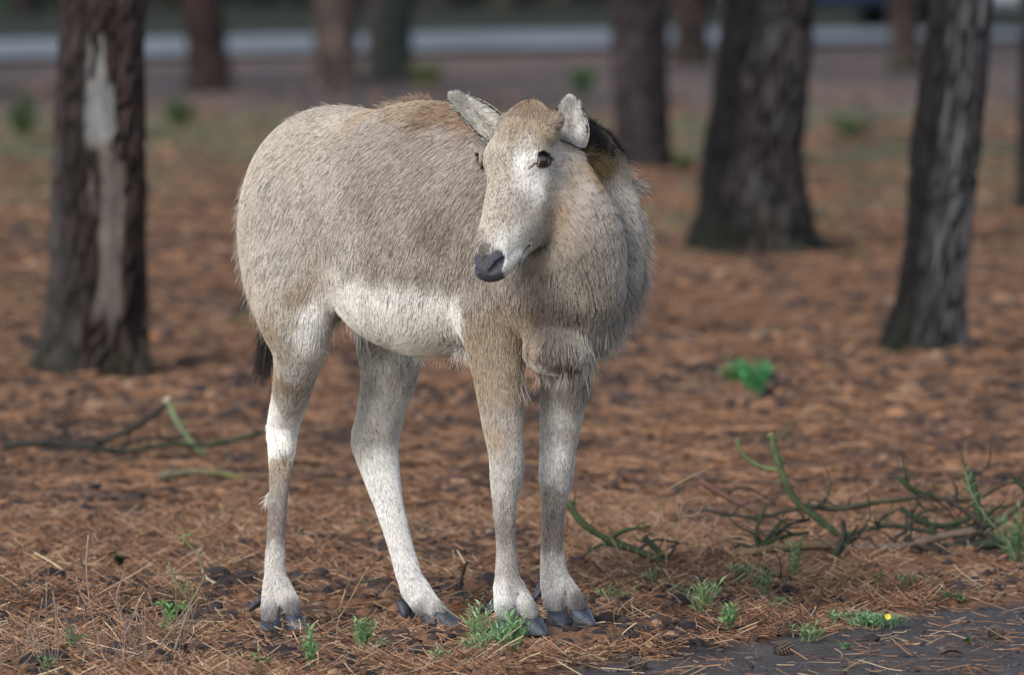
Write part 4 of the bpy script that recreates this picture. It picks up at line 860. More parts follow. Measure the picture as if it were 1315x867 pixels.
# ================================================================== LITTER
def rand_ground(n, y0, y1, wide=.10, bias=1.0):
    n = int(n * 1.3)
    yy = 1 / (1 / y1 + (1 / y0 - 1 / y1) * rng.random(n) ** bias); xx = (rng.random(n) * 2 - 1) * wide * yy; return xx, yy
m_straw = fur_mat('dry_needles', .75, .9, 1.0, .2)
def needles(name, n, y0, y1, lab, pal, rad, ll, keep=None, wide=.10, tilt=.16):
    x, y = rand_ground(n, y0, y1, wide, 1.0)
    k = keep(x, y) if keep else np.ones(len(x), bool); x, y = x[k], y[k]; n = len(x)
    n = len(x); a = rng.random(n) * 6.283; l_ = ll * (.5 + .8 * rng.random(n)); up = (rng.random(n) ** 3) * tilt; bd = (rng.random(n) - .5) * 1.1
    z0 = gh(x, y) + .001 + .005 * rng.random(n) ** 2; pts = np.zeros((n, 4, 3))
    for i, t in enumerate((-.5, -.15, .2, .5)):
        pts[:, i, 0] = x + np.cos(a) * l_ * t - np.sin(a) * bd * l_ * t * t; pts[:, i, 1] = y + np.sin(a) * l_ * t + np.cos(a) * bd * l_ * t * t; pts[:, i, 2] = z0 + (t + .5) * up * l_
    ex = gh(pts[:, 3, 0], pts[:, 3, 1]) + .003; pts[:, 3, 2] = np.maximum(pts[:, 3, 2], ex); e0 = gh(pts[:, 0, 0], pts[:, 0, 1]) + .002; pts[:, 0, 2] = np.maximum(pts[:, 0, 2], e0)
    pal = np.array(pal); pz = n2(x, y, 4, 66, 2); pick = np.clip((rng.random(n) * .6 + pz * .7 - .15) * len(pal), 0, len(pal) - 1).astype(int)
    c = pal[pick] * (.6 + .8 * rng.random(n))[:, None]
    tag(hair_obj(name, pts, np.full((n, 4), 1.0) * rad * (.7 + .6 * rng.random(n))[:, None], m_straw, c), lab, kind='stuff')
PAL = [(.06, .040, .032), (.11, .064, .042), (.21, .105, .058), (.29, .155, .088), (.38, .26, .16), (.16, .085, .052)]
def clear_feet(x, y):
    k = np.ones(len(x))
    for q in _fp: k = k * (1 - .75 * np.exp(-((x - q[0]) ** 2 + ((y - q[1] + .10) * .6) ** 2) / (2 * .09 ** 2)))
    return rng.random(len(x)) < k
PAL2 = [(.06, .040, .032), (.10, .060, .040), (.21, .106, .056), (.28, .155, .088), (.17, .09, .053)]
thin = lambda x, y: clear_feet(x, y) & (rng.random(len(x)) > bare_mask(x, y) * .96) & (rng.random(len(x)) < .12 + .88 * sstep(.42, .56, n2(x, y, 4, 67, 3, sy=2.2)))
needles('pine_needles', 150000, 16.9, 22.6, 'fallen brown pine needles round the hooves', PAL, .00085, .056, thin, tilt=.6)
needles('pine_needles', 120000, 22, 48, 'fallen brown pine needles of the middle ground', PAL2, .0020, .085, thin, .10)
needles('straw', 520, 16.9, 20.6, 'pale dry grass straws on the litter', [(.50, .38, .24), (.58, .46, .30), (.40, .28, .17)], .0009, .095, lambda x, y: rng.random(len(x)) < .75 - .65 * bare_mask(x, y), tilt=.7)
def lumps(name, lab, x, y, size, flat, pal, mat, sub=0, sink=.3, zz=None):
    """many small irregular bits joined as stuff"""
    base = [(0, 0, 1), (.9, 0, .35), (.28, .85, .4), (-.73, .53, .3), (-.73, -.53, .42), (.28, -.85, .33), (.7, .5, -.5), (-.3, .8, -.5), (-.9, 0, -.5), (-.3, -.8, -.5), (.7, -.5, -.5)]
    tri = [(0, 1, 2), (0, 2, 3), (0, 3, 4), (0, 4, 5), (0, 5, 1), (1, 6, 2), (2, 6, 7), (2, 7, 3), (3, 7, 8), (3, 8, 4), (4, 8, 9), (4, 9, 5), (5, 9, 10), (5, 10, 1), (1, 10, 6)]
    base = np.array(base); tri = np.array(tri); n = len(x); s = size * (.5 + rng.random(n) ** 2 * 1.3)
    B = base[None] * (1 + .5 * (rng.random((n, 11, 1)) - .5)) + (rng.random((n, 11, 3)) - .5) * .35; B[:, :, 2] *= flat; el = 1 + rng.random(n) * 1.0; B[:, :, 0] *= el[:, None]
    a = rng.random(n) * 6.283; ca, sa = np.cos(a)[:, None], np.sin(a)[:, None]
    X = (B[..., 0] * ca - B[..., 1] * sa) * s[:, None] + x[:, None]; Y = (B[..., 0] * sa + B[..., 1] * ca) * s[:, None] + y[:, None]; Z = B[..., 2] * s[:, None] + (gh(x, y) + s * flat * sink)[:, None]
    V = np.stack([X, Y, Z], -1).reshape(-1, 3); F = (tri[None] + (np.arange(n) * 11)[:, None, None]).reshape(-1, 3)
    pal = np.array(pal); c = pal[rng.integers(0, len(pal), n)] * (.6 + .8 * rng.random(n))[:, None]
    return tag(mesh_obj(name, V, F, mat, cols=np.repeat(c, 11, 0), smooth=True), lab, kind='stuff')
m_bits = attr_mat('litter_bits', .9, 220, .45, bump=350, bdist=.003, spec=.2)
x, y = rand_ground(9000, 17, 30); k = (bare_mask(x, y) < .4) & (n2(x, y, 5, 68, 2) > .42) & clear_feet(x, y)
lumps('humus_crumbs', 'dark humus crumbs and droppings in the litter', x[k], y[k], .0085, .75, [(.035, .026, .026), (.05, .036, .032), (.028, .022, .024), (.07, .045, .035)], m_bits)
LP = [(.040, .030, .030), (.055, .040, .038), (.030, .024, .024), (.19, .095, .052), (.24, .122, .066), (.25, .155, .095), (.10, .06, .045), (.16, .09, .055)]
x, y = rand_ground(15000, 17.8, 27); k = (n2(x, y, 2.6, 69, 3) > .42) & (bare_mask(x, y) < .2) & clear_feet(x, y)
lumps('leaf_litter', 'small dark and rusty leaf litter round the branches', x[k], y[k], .0095, .62, LP, m_bits, sink=.1)
x, y = rand_ground(16000, 26, 62); k = n2(x, y, 1.6, 69, 3) > .40
lumps('leaf_litter', 'dark and rusty leaf litter on the wood floor farther back', x[k], y[k], .0185, .60, LP, m_bits, sink=.1)
x, y = rand_ground(1500, 17.4, 20.4); k = (bare_mask(x, y) < .5) & (n2(x, y, 2.2, 71, 2) > .5) & clear_feet(x, y)
lumps('dark_clods', 'dark crumbly clods among the needles in front', x[k], y[k], .017, .7, [(.030, .024, .024), (.042, .032, .030), (.055, .04, .036)], m_bits, sink=.1)
x, y = rand_ground(5000, 16.9, 20.5); k = bare_mask(x, y) > .5
lumps('soil_crumbs', 'grey soil crumbs on the bare track', x[k], y[k], .0045, .6, [(.06, .053, .055), (.085, .075, .076), (.045, .038, .04)], m_bits)
# separate dark clods in the foreground
cl_lab = ['dark clod below the near hind hoof', 'small dark clod left of the green tuft', 'flat dark clod in front of the far hind hoof', 'twin dark clod just under the middle hooves', 'dark round clod right below the front hoof', 'dark clod beside the far front hoof', 'dark clod right of the front hooves', 'long dark clod under the left foreground weeds', 'dark clod in the bottom left corner', 'dark clod on the soil near the small plants', 'dark lump on the track under the yellow flower']
for i, (px, py, wpx) in enumerate([(345, 838, 18), (440, 845, 16), (532, 847, 26), (500, 842, 14), (727, 829, 20), (772, 818, 24), (820, 792, 26), (300, 836, 26), (70, 850, 34), (985, 745, 22), (1118, 824, 20)]):
    b = on_ground(px, py, 0, True); r = wpx / 2 / 640; v_, f_ = uv_ball(np.zeros(3), r, np.eye(3), (1.15, .9, .62), 14, 9)
    v_ = v_ * (1 + .55 * (fbm(v_ / r * 1.6 + i * 5, 30 + i, 3)[:, None] - .5)) + b; v_[:, 2] += r * .25
    tag(mesh_obj('soil_clod', v_, f_, plain_mat('clod', (.034, .027, .027), .9, .2, 120, .5, bump=220, bdist=.004) if i == 0 else bpy.data.materials['clod']), cl_lab[i], 'clod', 'dark clods in the foreground')

# ================================================================== BRANCHES
m_br = attr_mat('branch_bark', .85, 60, .45, bump=160, bdist=.002, stretch=(1, 1, 1))
GRN, DKG, BRN, RED, GRY, PALE, BLK = (.060, .078, .028), (.026, .040, .020), (.10, .065, .045), (.13, .065, .050), (.15, .128, .11), (.45, .32, .20), (.030, .026, .022)
def resample(pts, n_per=4):
    e = np.concatenate([[2 * pts[0] - pts[1]], pts, [2 * pts[-1] - pts[-2]]]); out = []
    for i in range(len(pts) - 1):
        a, b, c, d = e[i:i + 4]
        for t in np.arange(n_per) / n_per: out.append(.5 * (2 * b + (c - a) * t + (2 * a - 5 * b + 4 * c - d) * t * t + (3 * b - a - 3 * c + d) * t ** 3))
    return np.array(out + [pts[-1]])
def limb_geo(path, d, r0, r1, jig=.4, dz=0.0, n=7):
    """path of photo px points at distance d (+ per point offset); radii in px"""
    p = np.array([P(q[0], q[1], d + (q[2] if len(q) > 2 else 0)) for q in path]); p = resample(p)
    p = p + (fbm(p * 18 + r0, 7, 2)[:, None] - .5) * np.array([1, 1, 1]) * .012 * jig
    k = len(p); rr_ = np.linspace(r0, r1, k) * 1.25 / 600 * (1 + .35 * (fbm(p * 45, 8, 2) - .5)); return tube_pts(p, rr_, n)
def branch(label, cat, py_base, parts, group=None, name='fallen_branch', kidname='twig'):
    """parts: (path, r0, r1, colour[, colour2]) - the first is the thing itself, the rest are twigs on it"""
    d = float(on_ground(parts[0][0][-1][0], py_base)[1]); root = None
    for i, q in enumerate(parts):
        v_, f_ = limb_geo(q[0], d, q[1], q[2]); v_ = np.array(v_); t = np.repeat(np.linspace(0, 1, len(v_) // 7), 7)[:, None]
        c0 = np.array(q[3]); c1 = np.array(q[4] if len(q) > 4 else q[3]); cc_ = c0 * (1 - t) + c1 * t
        cc_ = cc_ * (.6 + .8 * fbm(v_ * 60, 13, 2)[:, None])
        if i == 0:
            root = tag(mesh_obj(name, v_, f_, m_br, cols=cc_), label, cat, group)
        else: mesh_obj(kidname, v_, f_, m_br, root, cols=cc_)
        if q[1] >= 2.4 and name != 'dry_stalk' and len(q[0]) > 2:      # short broken side twigs
            pp = np.array([P(w_[0], w_[1], d) for w_ in q[0]]); L_ = np.linalg.norm(pp[1:] - pp[:-1], axis=1).sum()
            for j in range(int(2 + L_ * (34 if q[3] in (DKG, BLK, BRN) else 16))):
                t_ = rng.random() * (len(pp) - 1); i0 = int(t_); p0 = pp[i0] * (1 - t_ + i0) + pp[i0 + 1] * (t_ - i0); dr_ = nrm(rng.normal(size=3) * np.array([1, .8, .8]) + np.array([0, 0, .35])); l_ = .02 + .10 * rng.random() ** 2; bn = rng.normal(size=3) * .25
                vv, ff = tube_pts(resample(np.array([p0, p0 + dr_ * l_ * .5, p0 + nrm(dr_ + bn) * l_]), 2), np.linspace(.0026, .0010, 5), 5)
                mesh_obj(kidname, vv, ff, m_br, root, cols=np.tile(np.array(q[3]) * (.5 + .7 * rng.random()), (len(vv), 1)))
    return root
G1 = 'branches fallen on the wood floor'
branch('green mossy stick slanting up beside the front leg with short side twigs', 'branch', 724, [([(729, 643), (745, 668), (775, 690), (812, 706), (855, 724)], 3.4, 4.6, GRN, DKG), ([(784, 692), (800, 682), (836, 676)], 2.6, 1.6, GRN), ([(736, 655), (737, 642), (739, 634)], 1.4, .6, DKG), ([(820, 706), (842, 694), (872, 697)], 2, 1.2, BLK), ([(852, 718), (838, 702), (826, 690)], 3.5, 3.5, DKG), ([(800, 702), (772, 700), (750, 714)], 3, 1.5, DKG), ([(853, 722), (866, 705), (868, 694)], 2, 1, DKG)], G1)
branch('bare reddish brown stick pointing left above the log', 'branch', 690, [([(898, 617), (925, 634), (955, 648), (985, 668), (1003, 690)], 3.6, 4.2, RED, BRN), ([(930, 637), (955, 625), (985, 640)], 2, 1, BLK), ([(955, 650), (962, 660), (958, 672)], 1.8, 1, BRN)], G1)
branch('forked light green branch with a pale cut end, rising highest of the brushwood', 'branch', 700, [([(990, 558), (996, 582), (1003, 606), (1020, 640), (1045, 662), (1082, 692)], 4.2, 4.4, (.09, .11, .045), DKG), ([(945, 562), (956, 586), (980, 600), (1002, 604)], 2.0, 2.6, (.11, .13, .055)), ([(992, 588), (1002, 586), (1008, 596)], 3, 2, GRN), ([(1040, 655), (1052, 648), (1062, 638)], 2, 1, BLK), ([(989.3, 557), (990, 559)], 3.4, 3.6, (.36, .25, .18))], G1)
branch('long thin dark green branch running right through the brushwood', 'branch', 700, [([(1035, 650), (1075, 654), (1120, 646), (1180, 638), (1215, 641), (1252, 640), (1285, 624), (1302, 619)], 3.2, 3.0, DKG, BRN), ([(1154, 613), (1172, 628), (1196, 638)], 3.0, 3.4, DKG), ([(1175, 640), (1190, 655), (1222, 662)], 1.5, 1, BLK), ([(1148, 645), (1135, 668), (1120, 672)], 1.2, .8, GRN), ([(1196, 640), (1215, 652), (1228, 668)], 1.5, 1, BLK)], G1)
branch('crooked dark branch curving through the pile at the right edge', 'branch', 704, [([(1158, 654), (1178, 668), (1208, 676), (1238, 668), (1256, 656)], 3, 3.6, DKG), ([(1247, 610), (1253, 636), (1257, 664), (1262, 692)], 4, 5, DKG), ([(1190, 672), (1225, 680), (1255, 674)], 3, 2, DKG), ([(1262, 690), (1285, 668), (1318, 640)], 4, 4, BRN), ([(1304, 616), (1316, 628), (1322, 650)], 3, 3, DKG)], G1)
branch('short thick dark stub sunk at the foot of the right-hand pile', 'branch', 712, [([(1162, 690), (1180, 700), (1205, 705), (1240, 702), (1285, 696)], 4, 7, BLK, DKG), ([(1205, 705), (1202, 690), (1196, 676)], 3, 4, DKG), ([(1240, 700), (1252, 682), (1280, 672)], 6, 4, BLK), ([(1170, 690), (1158, 702), (1150, 706)], 3, 2, BLK), ([(1220, 706), (1238, 694), (1262, 706)], 5, 3, BLK)], G1)
branch('thick reddish brown log lying left to right under the green branches', 'log', 716, [([(868, 722), (905, 718), (950, 712), (1000, 703), (1045, 699), (1080, 699)], 3.5, 7.5, (.16, .12, .05), BRN), ([(960, 714), (985, 704), (1010, 696)], 3, 1.5, BLK)], G1, 'fallen_log')
branch('pale weathered log continuing to the right of the brown one', 'log', 712, [([(1072, 706), (1100, 704), (1140, 704), (1175, 698), (1215, 688), (1262, 682)], 3.8, 5.0, GRY, BRN), ([(1146, 704), (1152, 690), (1166, 682)], 2.5, 2, BLK)], G1, 'fallen_log')
branch('tangle of thin dark twigs lying behind the pale log', 'branch', 706, [([(1085, 690), (1110, 680), (1150, 676), (1195, 684), (1230, 690)], 2.6, 2.6, BLK, DKG), ([(1120, 680), (1135, 664), (1160, 652)], 1.8, 1, BLK), ([(1165, 678), (1180, 660), (1205, 655)], 1.8, 1, DKG)], G1)
branch('low dark branch reaching left from the forked green one', 'branch', 700, [([(905, 655), (940, 662), (975, 664), (1015, 656), (1036, 650)], 1.6, 2.8, BLK, DKG), ([(940, 662), (952, 650), (978, 642)], 1.5, 1, BLK)], G1)
branch('dark crossing branch at the very right of the pile', 'branch', 712, [([(1212, 640), (1245, 660), (1280, 690), (1316, 704)], 2.6, 4, BLK, BRN), ([(1262, 676), (1275, 655), (1292, 650)], 2, 1, DKG), ([(1225, 650), (1228, 630), (1222, 618)], 2, 1, BLK)], G1)
branch('dark twiggy branch end fanning upward left of the forked green branch', 'branch', 716, [([(958, 716), (975, 704), (1003, 690), (1040, 684)], 3.5, 2, DKG), ([(974, 706), (971, 682), (984, 650)], 3, 1.4, DKG), ([(976, 704), (992, 684), (1012, 664)], 2.6, 1.2, DKG), ([(985, 700), (1008, 676), (1040, 668)], 2.6, 1.2, BLK), ([(970, 706), (950, 700), (942, 706)], 2.2, 1.2, BLK)], G1)
branch('dark V-shaped twig standing in front of the logs', 'twig', 722, [([(1083, 668), (1085, 688), (1078, 704), (1070, 720)], 2.6, 4, BLK, DKG), ([(1072, 716), (1085, 700), (1106, 688)], 3.4, 2, DKG), ([(1086, 694), (1098, 680), (1102, 674)], 1.6, 1, DKG)], G1)
branch('short grey brown stick lying behind the small green plants', 'stick', 752, [([(972, 762), (990, 752), (1010, 746), (1030, 744)], 2.5, 4, BLK, BRN)], G1)
branch('thin dark blurred branch behind the left trunk, reaching the tail', 'branch', 590, [([(5, 572), (50, 570), (110, 574), (160, 580), (220, 570), (270, 572), (335, 556)], 5, 3, BLK, DKG), ([(120, 572), (165, 552), (200, 530), (213, 520)], 4.5, 4.5, BLK), ([(150, 578), (178, 566), (240, 560)], 3, 2, BLK)], G1)
branch('pale green stick with a bright cut end, leaning behind the hind leg', 'stick', 590, [([(214, 513), (226, 538), (244, 566), (264, 586)], 4.5, 3.6, (.20, .23, .13), (.10, .13, .06)), ([(212.5, 511), (214.5, 514.5)], 5, 5, (.62, .48, .36))], G1)
branch('long dark stick on the ground behind the hind legs', 'stick', 594, [([(372, 588), (410, 590), (448, 590), (470, 594)], 3, 2, BLK)], G1)
branch('mossy flat stick half buried left of the hind leg', 'stick', 618, [([(205, 612), (250, 606), (290, 610), (335, 622)], 5, 4, (.11, .10, .07), (.14, .13, .04))], G1)
branch('dark stick standing up between the middle hooves', 'stick', 760, [([(600, 722), (595, 736), (592, 750), (590, 764)], 1.6, 2.4, BLK, BLK)], G1)
branch('short dark stick leaning right of the upright one', 'stick', 768, [([(620, 752), (606, 762), (594, 772)], 1.2, 2.2, BRN, BLK)], G1)
branch('dark green twig on the litter left of the far hind hoof', 'twig', 748, [([(448, 750), (470, 748), (492, 745)], 1.6, 1.8, DKG)], G1)
branch('dark log lying far back at the left edge', 'log', 132, [([(-20, 118), (25, 118), (60, 120), (76, 122)], 13, 11, BLK, BRN)], G1, 'fallen_log')
# thin dry stalks
def stalk(label, py, paths, col_=(.36, .26, .16), r=.8, cat='dry stalk', grp='dry stalks in the litter'):
    return branch(label, cat, py, [(p, r, r * .6, col_) if not isinstance(p, tuple) else p for p in paths], grp, 'dry_stalk', 'side_stalk')
stalk('curled straw-coloured stalk looping above the green stick', 738, [[(908, 603), (885, 614), (860, 628), (847, 640), (851, 662), (854, 690), (856, 738)], [(872, 662), (880, 645), (902, 640)], [(874, 690), (872, 664), (868, 642), (876, 632)], [(874, 664), (896, 660), (905, 640)], [(876, 690), (892, 674), (908, 664)]])
stalk('thin forked dead stem between the hind hooves', 832, [[(474, 728), (462, 748), (446, 778), (434, 800), (433, 832)], [(444, 758), (438, 778), (437, 786)]], (.28, .19, .12))
stalk('tall pinkish dead stem at the left, tallest of its clump', 852, [[(113, 688), (111, 720), (114, 770), (122, 810), (134, 852)], [(112, 780), (102, 760), (98, 742)]], (.26, .20, .17))
stalk('thin dead stem crossing in front of the left litter', 856, [[(158, 738), (150, 770), (160, 810), (158, 856)], [(152, 780), (140, 760)], [(158, 820), (170, 796), (176, 776)]], (.24, .18, .15))
for i, (px, py, hpx, lab) in enumerate([(70, 858, 120, 'spiky brown dead weed at the far left'), (118, 850, 110, 'brown dead weed left of the green seedling'), (190, 856, 130, 'sprawling dead weed with many thin stems'), (236, 846, 120, 'dead weed stems beside the tall green-leaved twig'), (30, 846, 90, 'small dead weed by the left edge'), (150, 862, 90, 'low dead weed at the bottom edge'), (820, 738, 70, 'grey dead weed tangle behind the front hoof'), (770, 730, 60, 'fine dead stems beside the front leg'), (905, 720, 60, 'dry wispy weed behind the long log')]):
    ps = []
    for k in range(7):
        a = (rng.random() - .5) * 1.5; l_ = hpx * (.4 + .6 * rng.random()); x0 = px + (rng.random() - .5) * 26; ps.append([(x0 + math.sin(a) * l_, py - math.cos(a) * l_), (x0 + math.sin(a) * l_ * .55 + 3 * rng.normal(), py - math.cos(a) * l_ * .5), (x0, py + 2)])
    stalk(lab, py, ps, (.15, .11, .085) if i % 2 else (.22, .165, .125), .55, 'weed', 'dead weeds')

# ================================================================== GREEN PLANTS
m_leaf = attr_mat('weed_leaf', .55, 90, .25, spec=.35)
def plant(label, px, py, wpx, hpx, nst, leafpx=14, col_=(.10, .20, .06), group='small green weeds', cat='weed', width=1.3, name='green_weed', lie=0.0, per=9):
    b = on_ground(px, py, 0, True); d = b[1]; s = d / FOCAL; t = tag(empty(name, b), label, cat, group); V = []; Fc = []; Cs = []
    for k in range(nst):
        a = rng.random() * 6.283; sp_ = rng.random() ** .7; top = b + np.array([math.cos(a) * sp_ * wpx * .5 * s, math.sin(a) * sp_ * wpx * .5 * s, 1.3 * hpx * s * (.45 + .55 * rng.random()) * (1 - .35 * sp_ - lie * .5)]); r0 = b + np.array([math.cos(a) * wpx * .16 * s, math.sin(a) * wpx * .16 * s, 0]) * sp_ * (1 + lie * 3)
        r0[2] = macro(r0[0], r0[1]); st = resample(np.array([r0, r0 * .55 + top * .45 + np.array([0, 0, .1 * hpx * s]), top]), 5)
        v_, f_ = tube_pts(st, np.linspace(1.0, .5, len(st)) * s, 4); o_ = len(V); V += list(v_); Fc += [[i_ + o_ for i_ in q] for q in f_]; tone = np.array(col_) * (.7 + .6 * rng.random()); Cs += [tone * .9] * len(v_)
        for j in range(per):
            u = .2 + .8 * j / (per - 1); p0 = st[min(len(st) - 1, int(u * (len(st) - 1)))]; an = j * 2.4 + a; dr_ = nrm(np.array([math.cos(an), math.sin(an), .75 + .5 * u + rng.normal() * .2])); l_ = 1.25 * leafpx * s * (.55 + .6 * rng.random()); wd = width * s * (.8 + .5 * rng.random()); sd_ = nrm(np.cross(dr_, UP + rng.normal(size=3) * .3)); up_ = np.cross(sd_, dr_)
            o_ = len(V); V += [p0, p0 + dr_ * l_ * .45 + sd_ * wd + up_ * wd * .4, p0 + dr_ * l_ * .45 + up_ * 0, p0 + dr_ * l_ * .45 - sd_ * wd + up_ * wd * .4, p0 + dr_ * l_ - UP * l_ * .18]
            Fc += [[o_, o_ + 1, o_ + 2], [o_, o_ + 2, o_ + 3], [o_ + 1, o_ + 4, o_ + 2], [o_ + 2, o_ + 4, o_ + 3]]; Cs += [tone * (.85 + .4 * rng.random())] * 5
    mesh_obj('foliage', np.array(V), Fc, m_leaf, t, smooth=False, cols=np.array(Cs)); return t
G = (.14, .25, .10); G2 = (.19, .28, .13); G3 = (.09, .21, .08)
plant('dense bright green weed in front of the near front hoof, biggest of the tufts', 655, 838, 70, 44, 26, 15, G)
plant('green weed with star-shaped shoots left of the front hoof', 615, 826, 44, 50, 9, 17, G2)
plant('loose green shoots low between the two front tufts', 618, 840, 60, 22, 10, 12, G2)
plant('narrow feathery green weed at the bottom below the hind hooves', 398, 866, 30, 62, 14, 11, G)
plant('small round green tuft between the hind hooves', 466, 834, 34, 40, 15, 13, G)
plant('faint green seedling right of the round tuft', 492, 842, 24, 16, 5, 9, (.14, .19, .10))
plant('pale green seedling below the far hind hoof', 562, 858, 40, 18, 7, 14, G2)
plant('small green seedling at the bottom left', 92, 834, 26, 20, 7, 12, (.09, .18, .07))
plant('low green sprig at the bottom left corner', 62, 862, 30, 18, 6, 10, (.13, .19, .09))
plant('green sprig just above the bottom edge under the weeds', 330, 862, 40, 18, 7, 11, (.13, .18, .08))
plant('bushy green weed left of the pair right of the deer', 903, 790, 46, 42, 14, 16, G2)
plant('bright green upright tuft right of the bushy one', 938, 813, 28, 34, 13, 13, G)
plant('tall airy green weed with thin stems in front of the log', 980, 772, 50, 48, 10, 12, (.12, .17, .08))
plant('feathery green shoot standing in front of the brown log', 1022, 745, 34, 50, 8, 11, (.11, .18, .08))
plant('low green weeds in the litter under the V-shaped twig', 1126, 757, 38, 18, 9, 10, (.09, .15, .06))
plant('small green seedling beside the low weeds', 1163, 757, 30, 16, 7, 10, (.10, .17, .07))
gc = plant('wide low green mat on the soil carrying one yellow flower', 1112, 807, 120, 20, 38, 12, (.11, .20, .09), lie=.6)
plant('sparse green sprigs at the left end of the green mat', 1028, 822, 60, 24, 10, 12, (.12, .18, .08), lie=.5)
plant('green fern-like weed cut off by the right edge', 1306, 724, 46, 66, 12, 15, (.09, .17, .07))
plant('green weeds low at the right edge of the litter', 1218, 779, 34, 14, 6, 10, (.10, .16, .07))
plant('tiny green leaves on the dark soil', 1082, 836, 22, 9, 4, 8, (.09, .17, .07))
plant('tiny dark green rosette on the soil at the right', 1240, 830, 16, 8, 5, 7, (.05, .12, .04), width=3)
plant('tiny weeds on the far left litter', 215, 792, 44, 16, 6, 10, (.12, .22, .07))
plant('green shoots half way along the litter behind the hoof', 790, 770, 50, 16, 8, 12, (.10, .15, .06))
plant('dark clump of leaves in the left litter', 152, 728, 26, 10, 6, 8, (.03, .05, .02), width=4)
plant('thin green sprigs behind the bushy weed', 952, 752, 40, 26, 7, 12, (.13, .18, .09))
plant('small green sprigs between the upright tuft and the green mat', 1000, 788, 44, 18, 8, 11, (.13, .19, .09))
plant('pale green sprigs left of the bushy weed', 868, 776, 34, 18, 6, 11, (.14, .20, .10))
plant('small green blades at the foot of the green stick', 842, 752, 40, 16, 6, 12, (.12, .17, .08))
# the yellow flower
fb = on_ground(1140, 808, 0, True) + np.array([0, -.01, .024]); V = []; Fc = []
for k in range(9):
    a = k / 9 * 6.283; dr_ = np.array([math.cos(a), -.25, math.sin(a) * .9 + .3]) * .0075; sd_ = np.cross(nrm(dr_), [0, 1, 0]) * .0024; o_ = len(V); V += [fb, fb + dr_ * .6 + sd_, fb + dr_, fb + dr_ * .6 - sd_]; Fc.append([o_, o_ + 1, o_ + 2, o_ + 3])
mesh_obj('flower', np.array(V), Fc, plain_mat('yellow_petal', (.65, .50, .04), .5), gc, smooth=False)
# climbing twig with a few leaves at the left, and the feathery shoot at the right edge
tw = branch('tall bent twig carrying small green leaf clusters at the left', 'twig', 842, [([(230, 688), (250, 708), (263, 738), (245, 775), (232, 812), (222, 842)], .8, 1.3, (.10, .13, .05), (.20, .17, .12)), ([(216, 722), (228, 752), (242, 770)], .8, 1.2, (.12, .15, .06)), ([(216, 738), (240, 737), (262, 737)], .8, .8, (.16, .13, .08)), ([(266, 735), (272, 728), (266, 722)], .8, .5, (.08, .07, .05))])
dtw = float(on_ground(222, 842)[1])
def sprig(px, py, d, n, l_, col_, parent, w_=1.3):
    V = []; Fc = []; Cs = []; s = d / FOCAL
    for k in range(n):
        p0 = P(px + rng.normal() * 3, py + rng.normal() * 3, d + rng.normal() * .006); dr_ = nrm(rng.normal(size=3) + np.array([0, -.2, .4])); sd_ = nrm(np.cross(dr_, rng.normal(size=3))) * w_ * s; L_ = l_ * s * (.5 + .7 * rng.random()); o_ = len(V)
        V += [p0, p0 + dr_ * L_ * .5 + sd_, p0 + dr_ * L_, p0 + dr_ * L_ * .5 - sd_]; Fc.append([o_, o_ + 1, o_ + 2, o_ + 3]); Cs += [np.array(col_) * (.7 + .6 * rng.random())] * 4
    mesh_obj('leaf_cluster', np.array(V), Fc, m_leaf, parent, smooth=False, cols=np.array(Cs))
for (a, b) in [(208, 776), (238, 780), (212, 800), (220, 792), (238, 755), (232, 690), (228, 755)]: sprig(a, b, dtw, 16 if b > 770 else 6, 9, (.10, .24, .07), tw)
fs = branch('thin feathery green shoot leaning over the right-hand pile', 'shoot', 724, [([(1240, 606), (1250, 638), (1270, 668), (1296, 700), (1306, 724)], .9, 1.8, (.13, .18, .09), (.12, .15, .07))])
dfs = float(on_ground(1306, 724)[1])
for k in range(16):
    t = k / 15; sprig(np.interp(t, [0, .25, .6, 1], [1240, 1250, 1270, 1300]), np.interp(t, [0, .25, .6, 1], [610, 638, 668, 706]), dfs, 9, 13 + 8 * t, (.11, .17, .08), fs, .7)
# far seedlings, out of focus
for (px, py, wpx, hpx, n, c_, lab) in [(974, 502, 54, 36, 13, (.07, .26, .09), 'bright green sapling in the middle distance, the right one of two'), (944, 498, 42, 26, 8, (.12, .23, .09), 'paler green sapling touching the bright one'), (750, 122, 44, 30, 14, (.05, .11, .04), 'green sapling far back right of the deer\'s ear'), (28, 182, 44, 56, 16, (.06, .09, .04), 'greenish bush blurred at the left edge'), (232, 162, 50, 30, 14, (.06, .09, .035), 'green patch of saplings just right of the scarred trunk'), (1095, 178, 70, 22, 14, (.06, .085, .035), 'grassy clump between the right-hand trunks'), (878, 226, 18, 20, 8, (.09, .11, .05), 'brownish sapling at the foot of the thick pine'), (545, 112, 60, 26, 12, (.08, .10, .04), 'dull green clump behind the deer\'s back'), (1215, 152, 40, 20, 8, (.06, .08, .035), 'grassy clump beside the leaning pine')]:
    plant(lab, px, py, wpx, hpx, n, 16, c_, 'blurred saplings in the distance', 'sapling', 2.6, 'sapling', per=12)
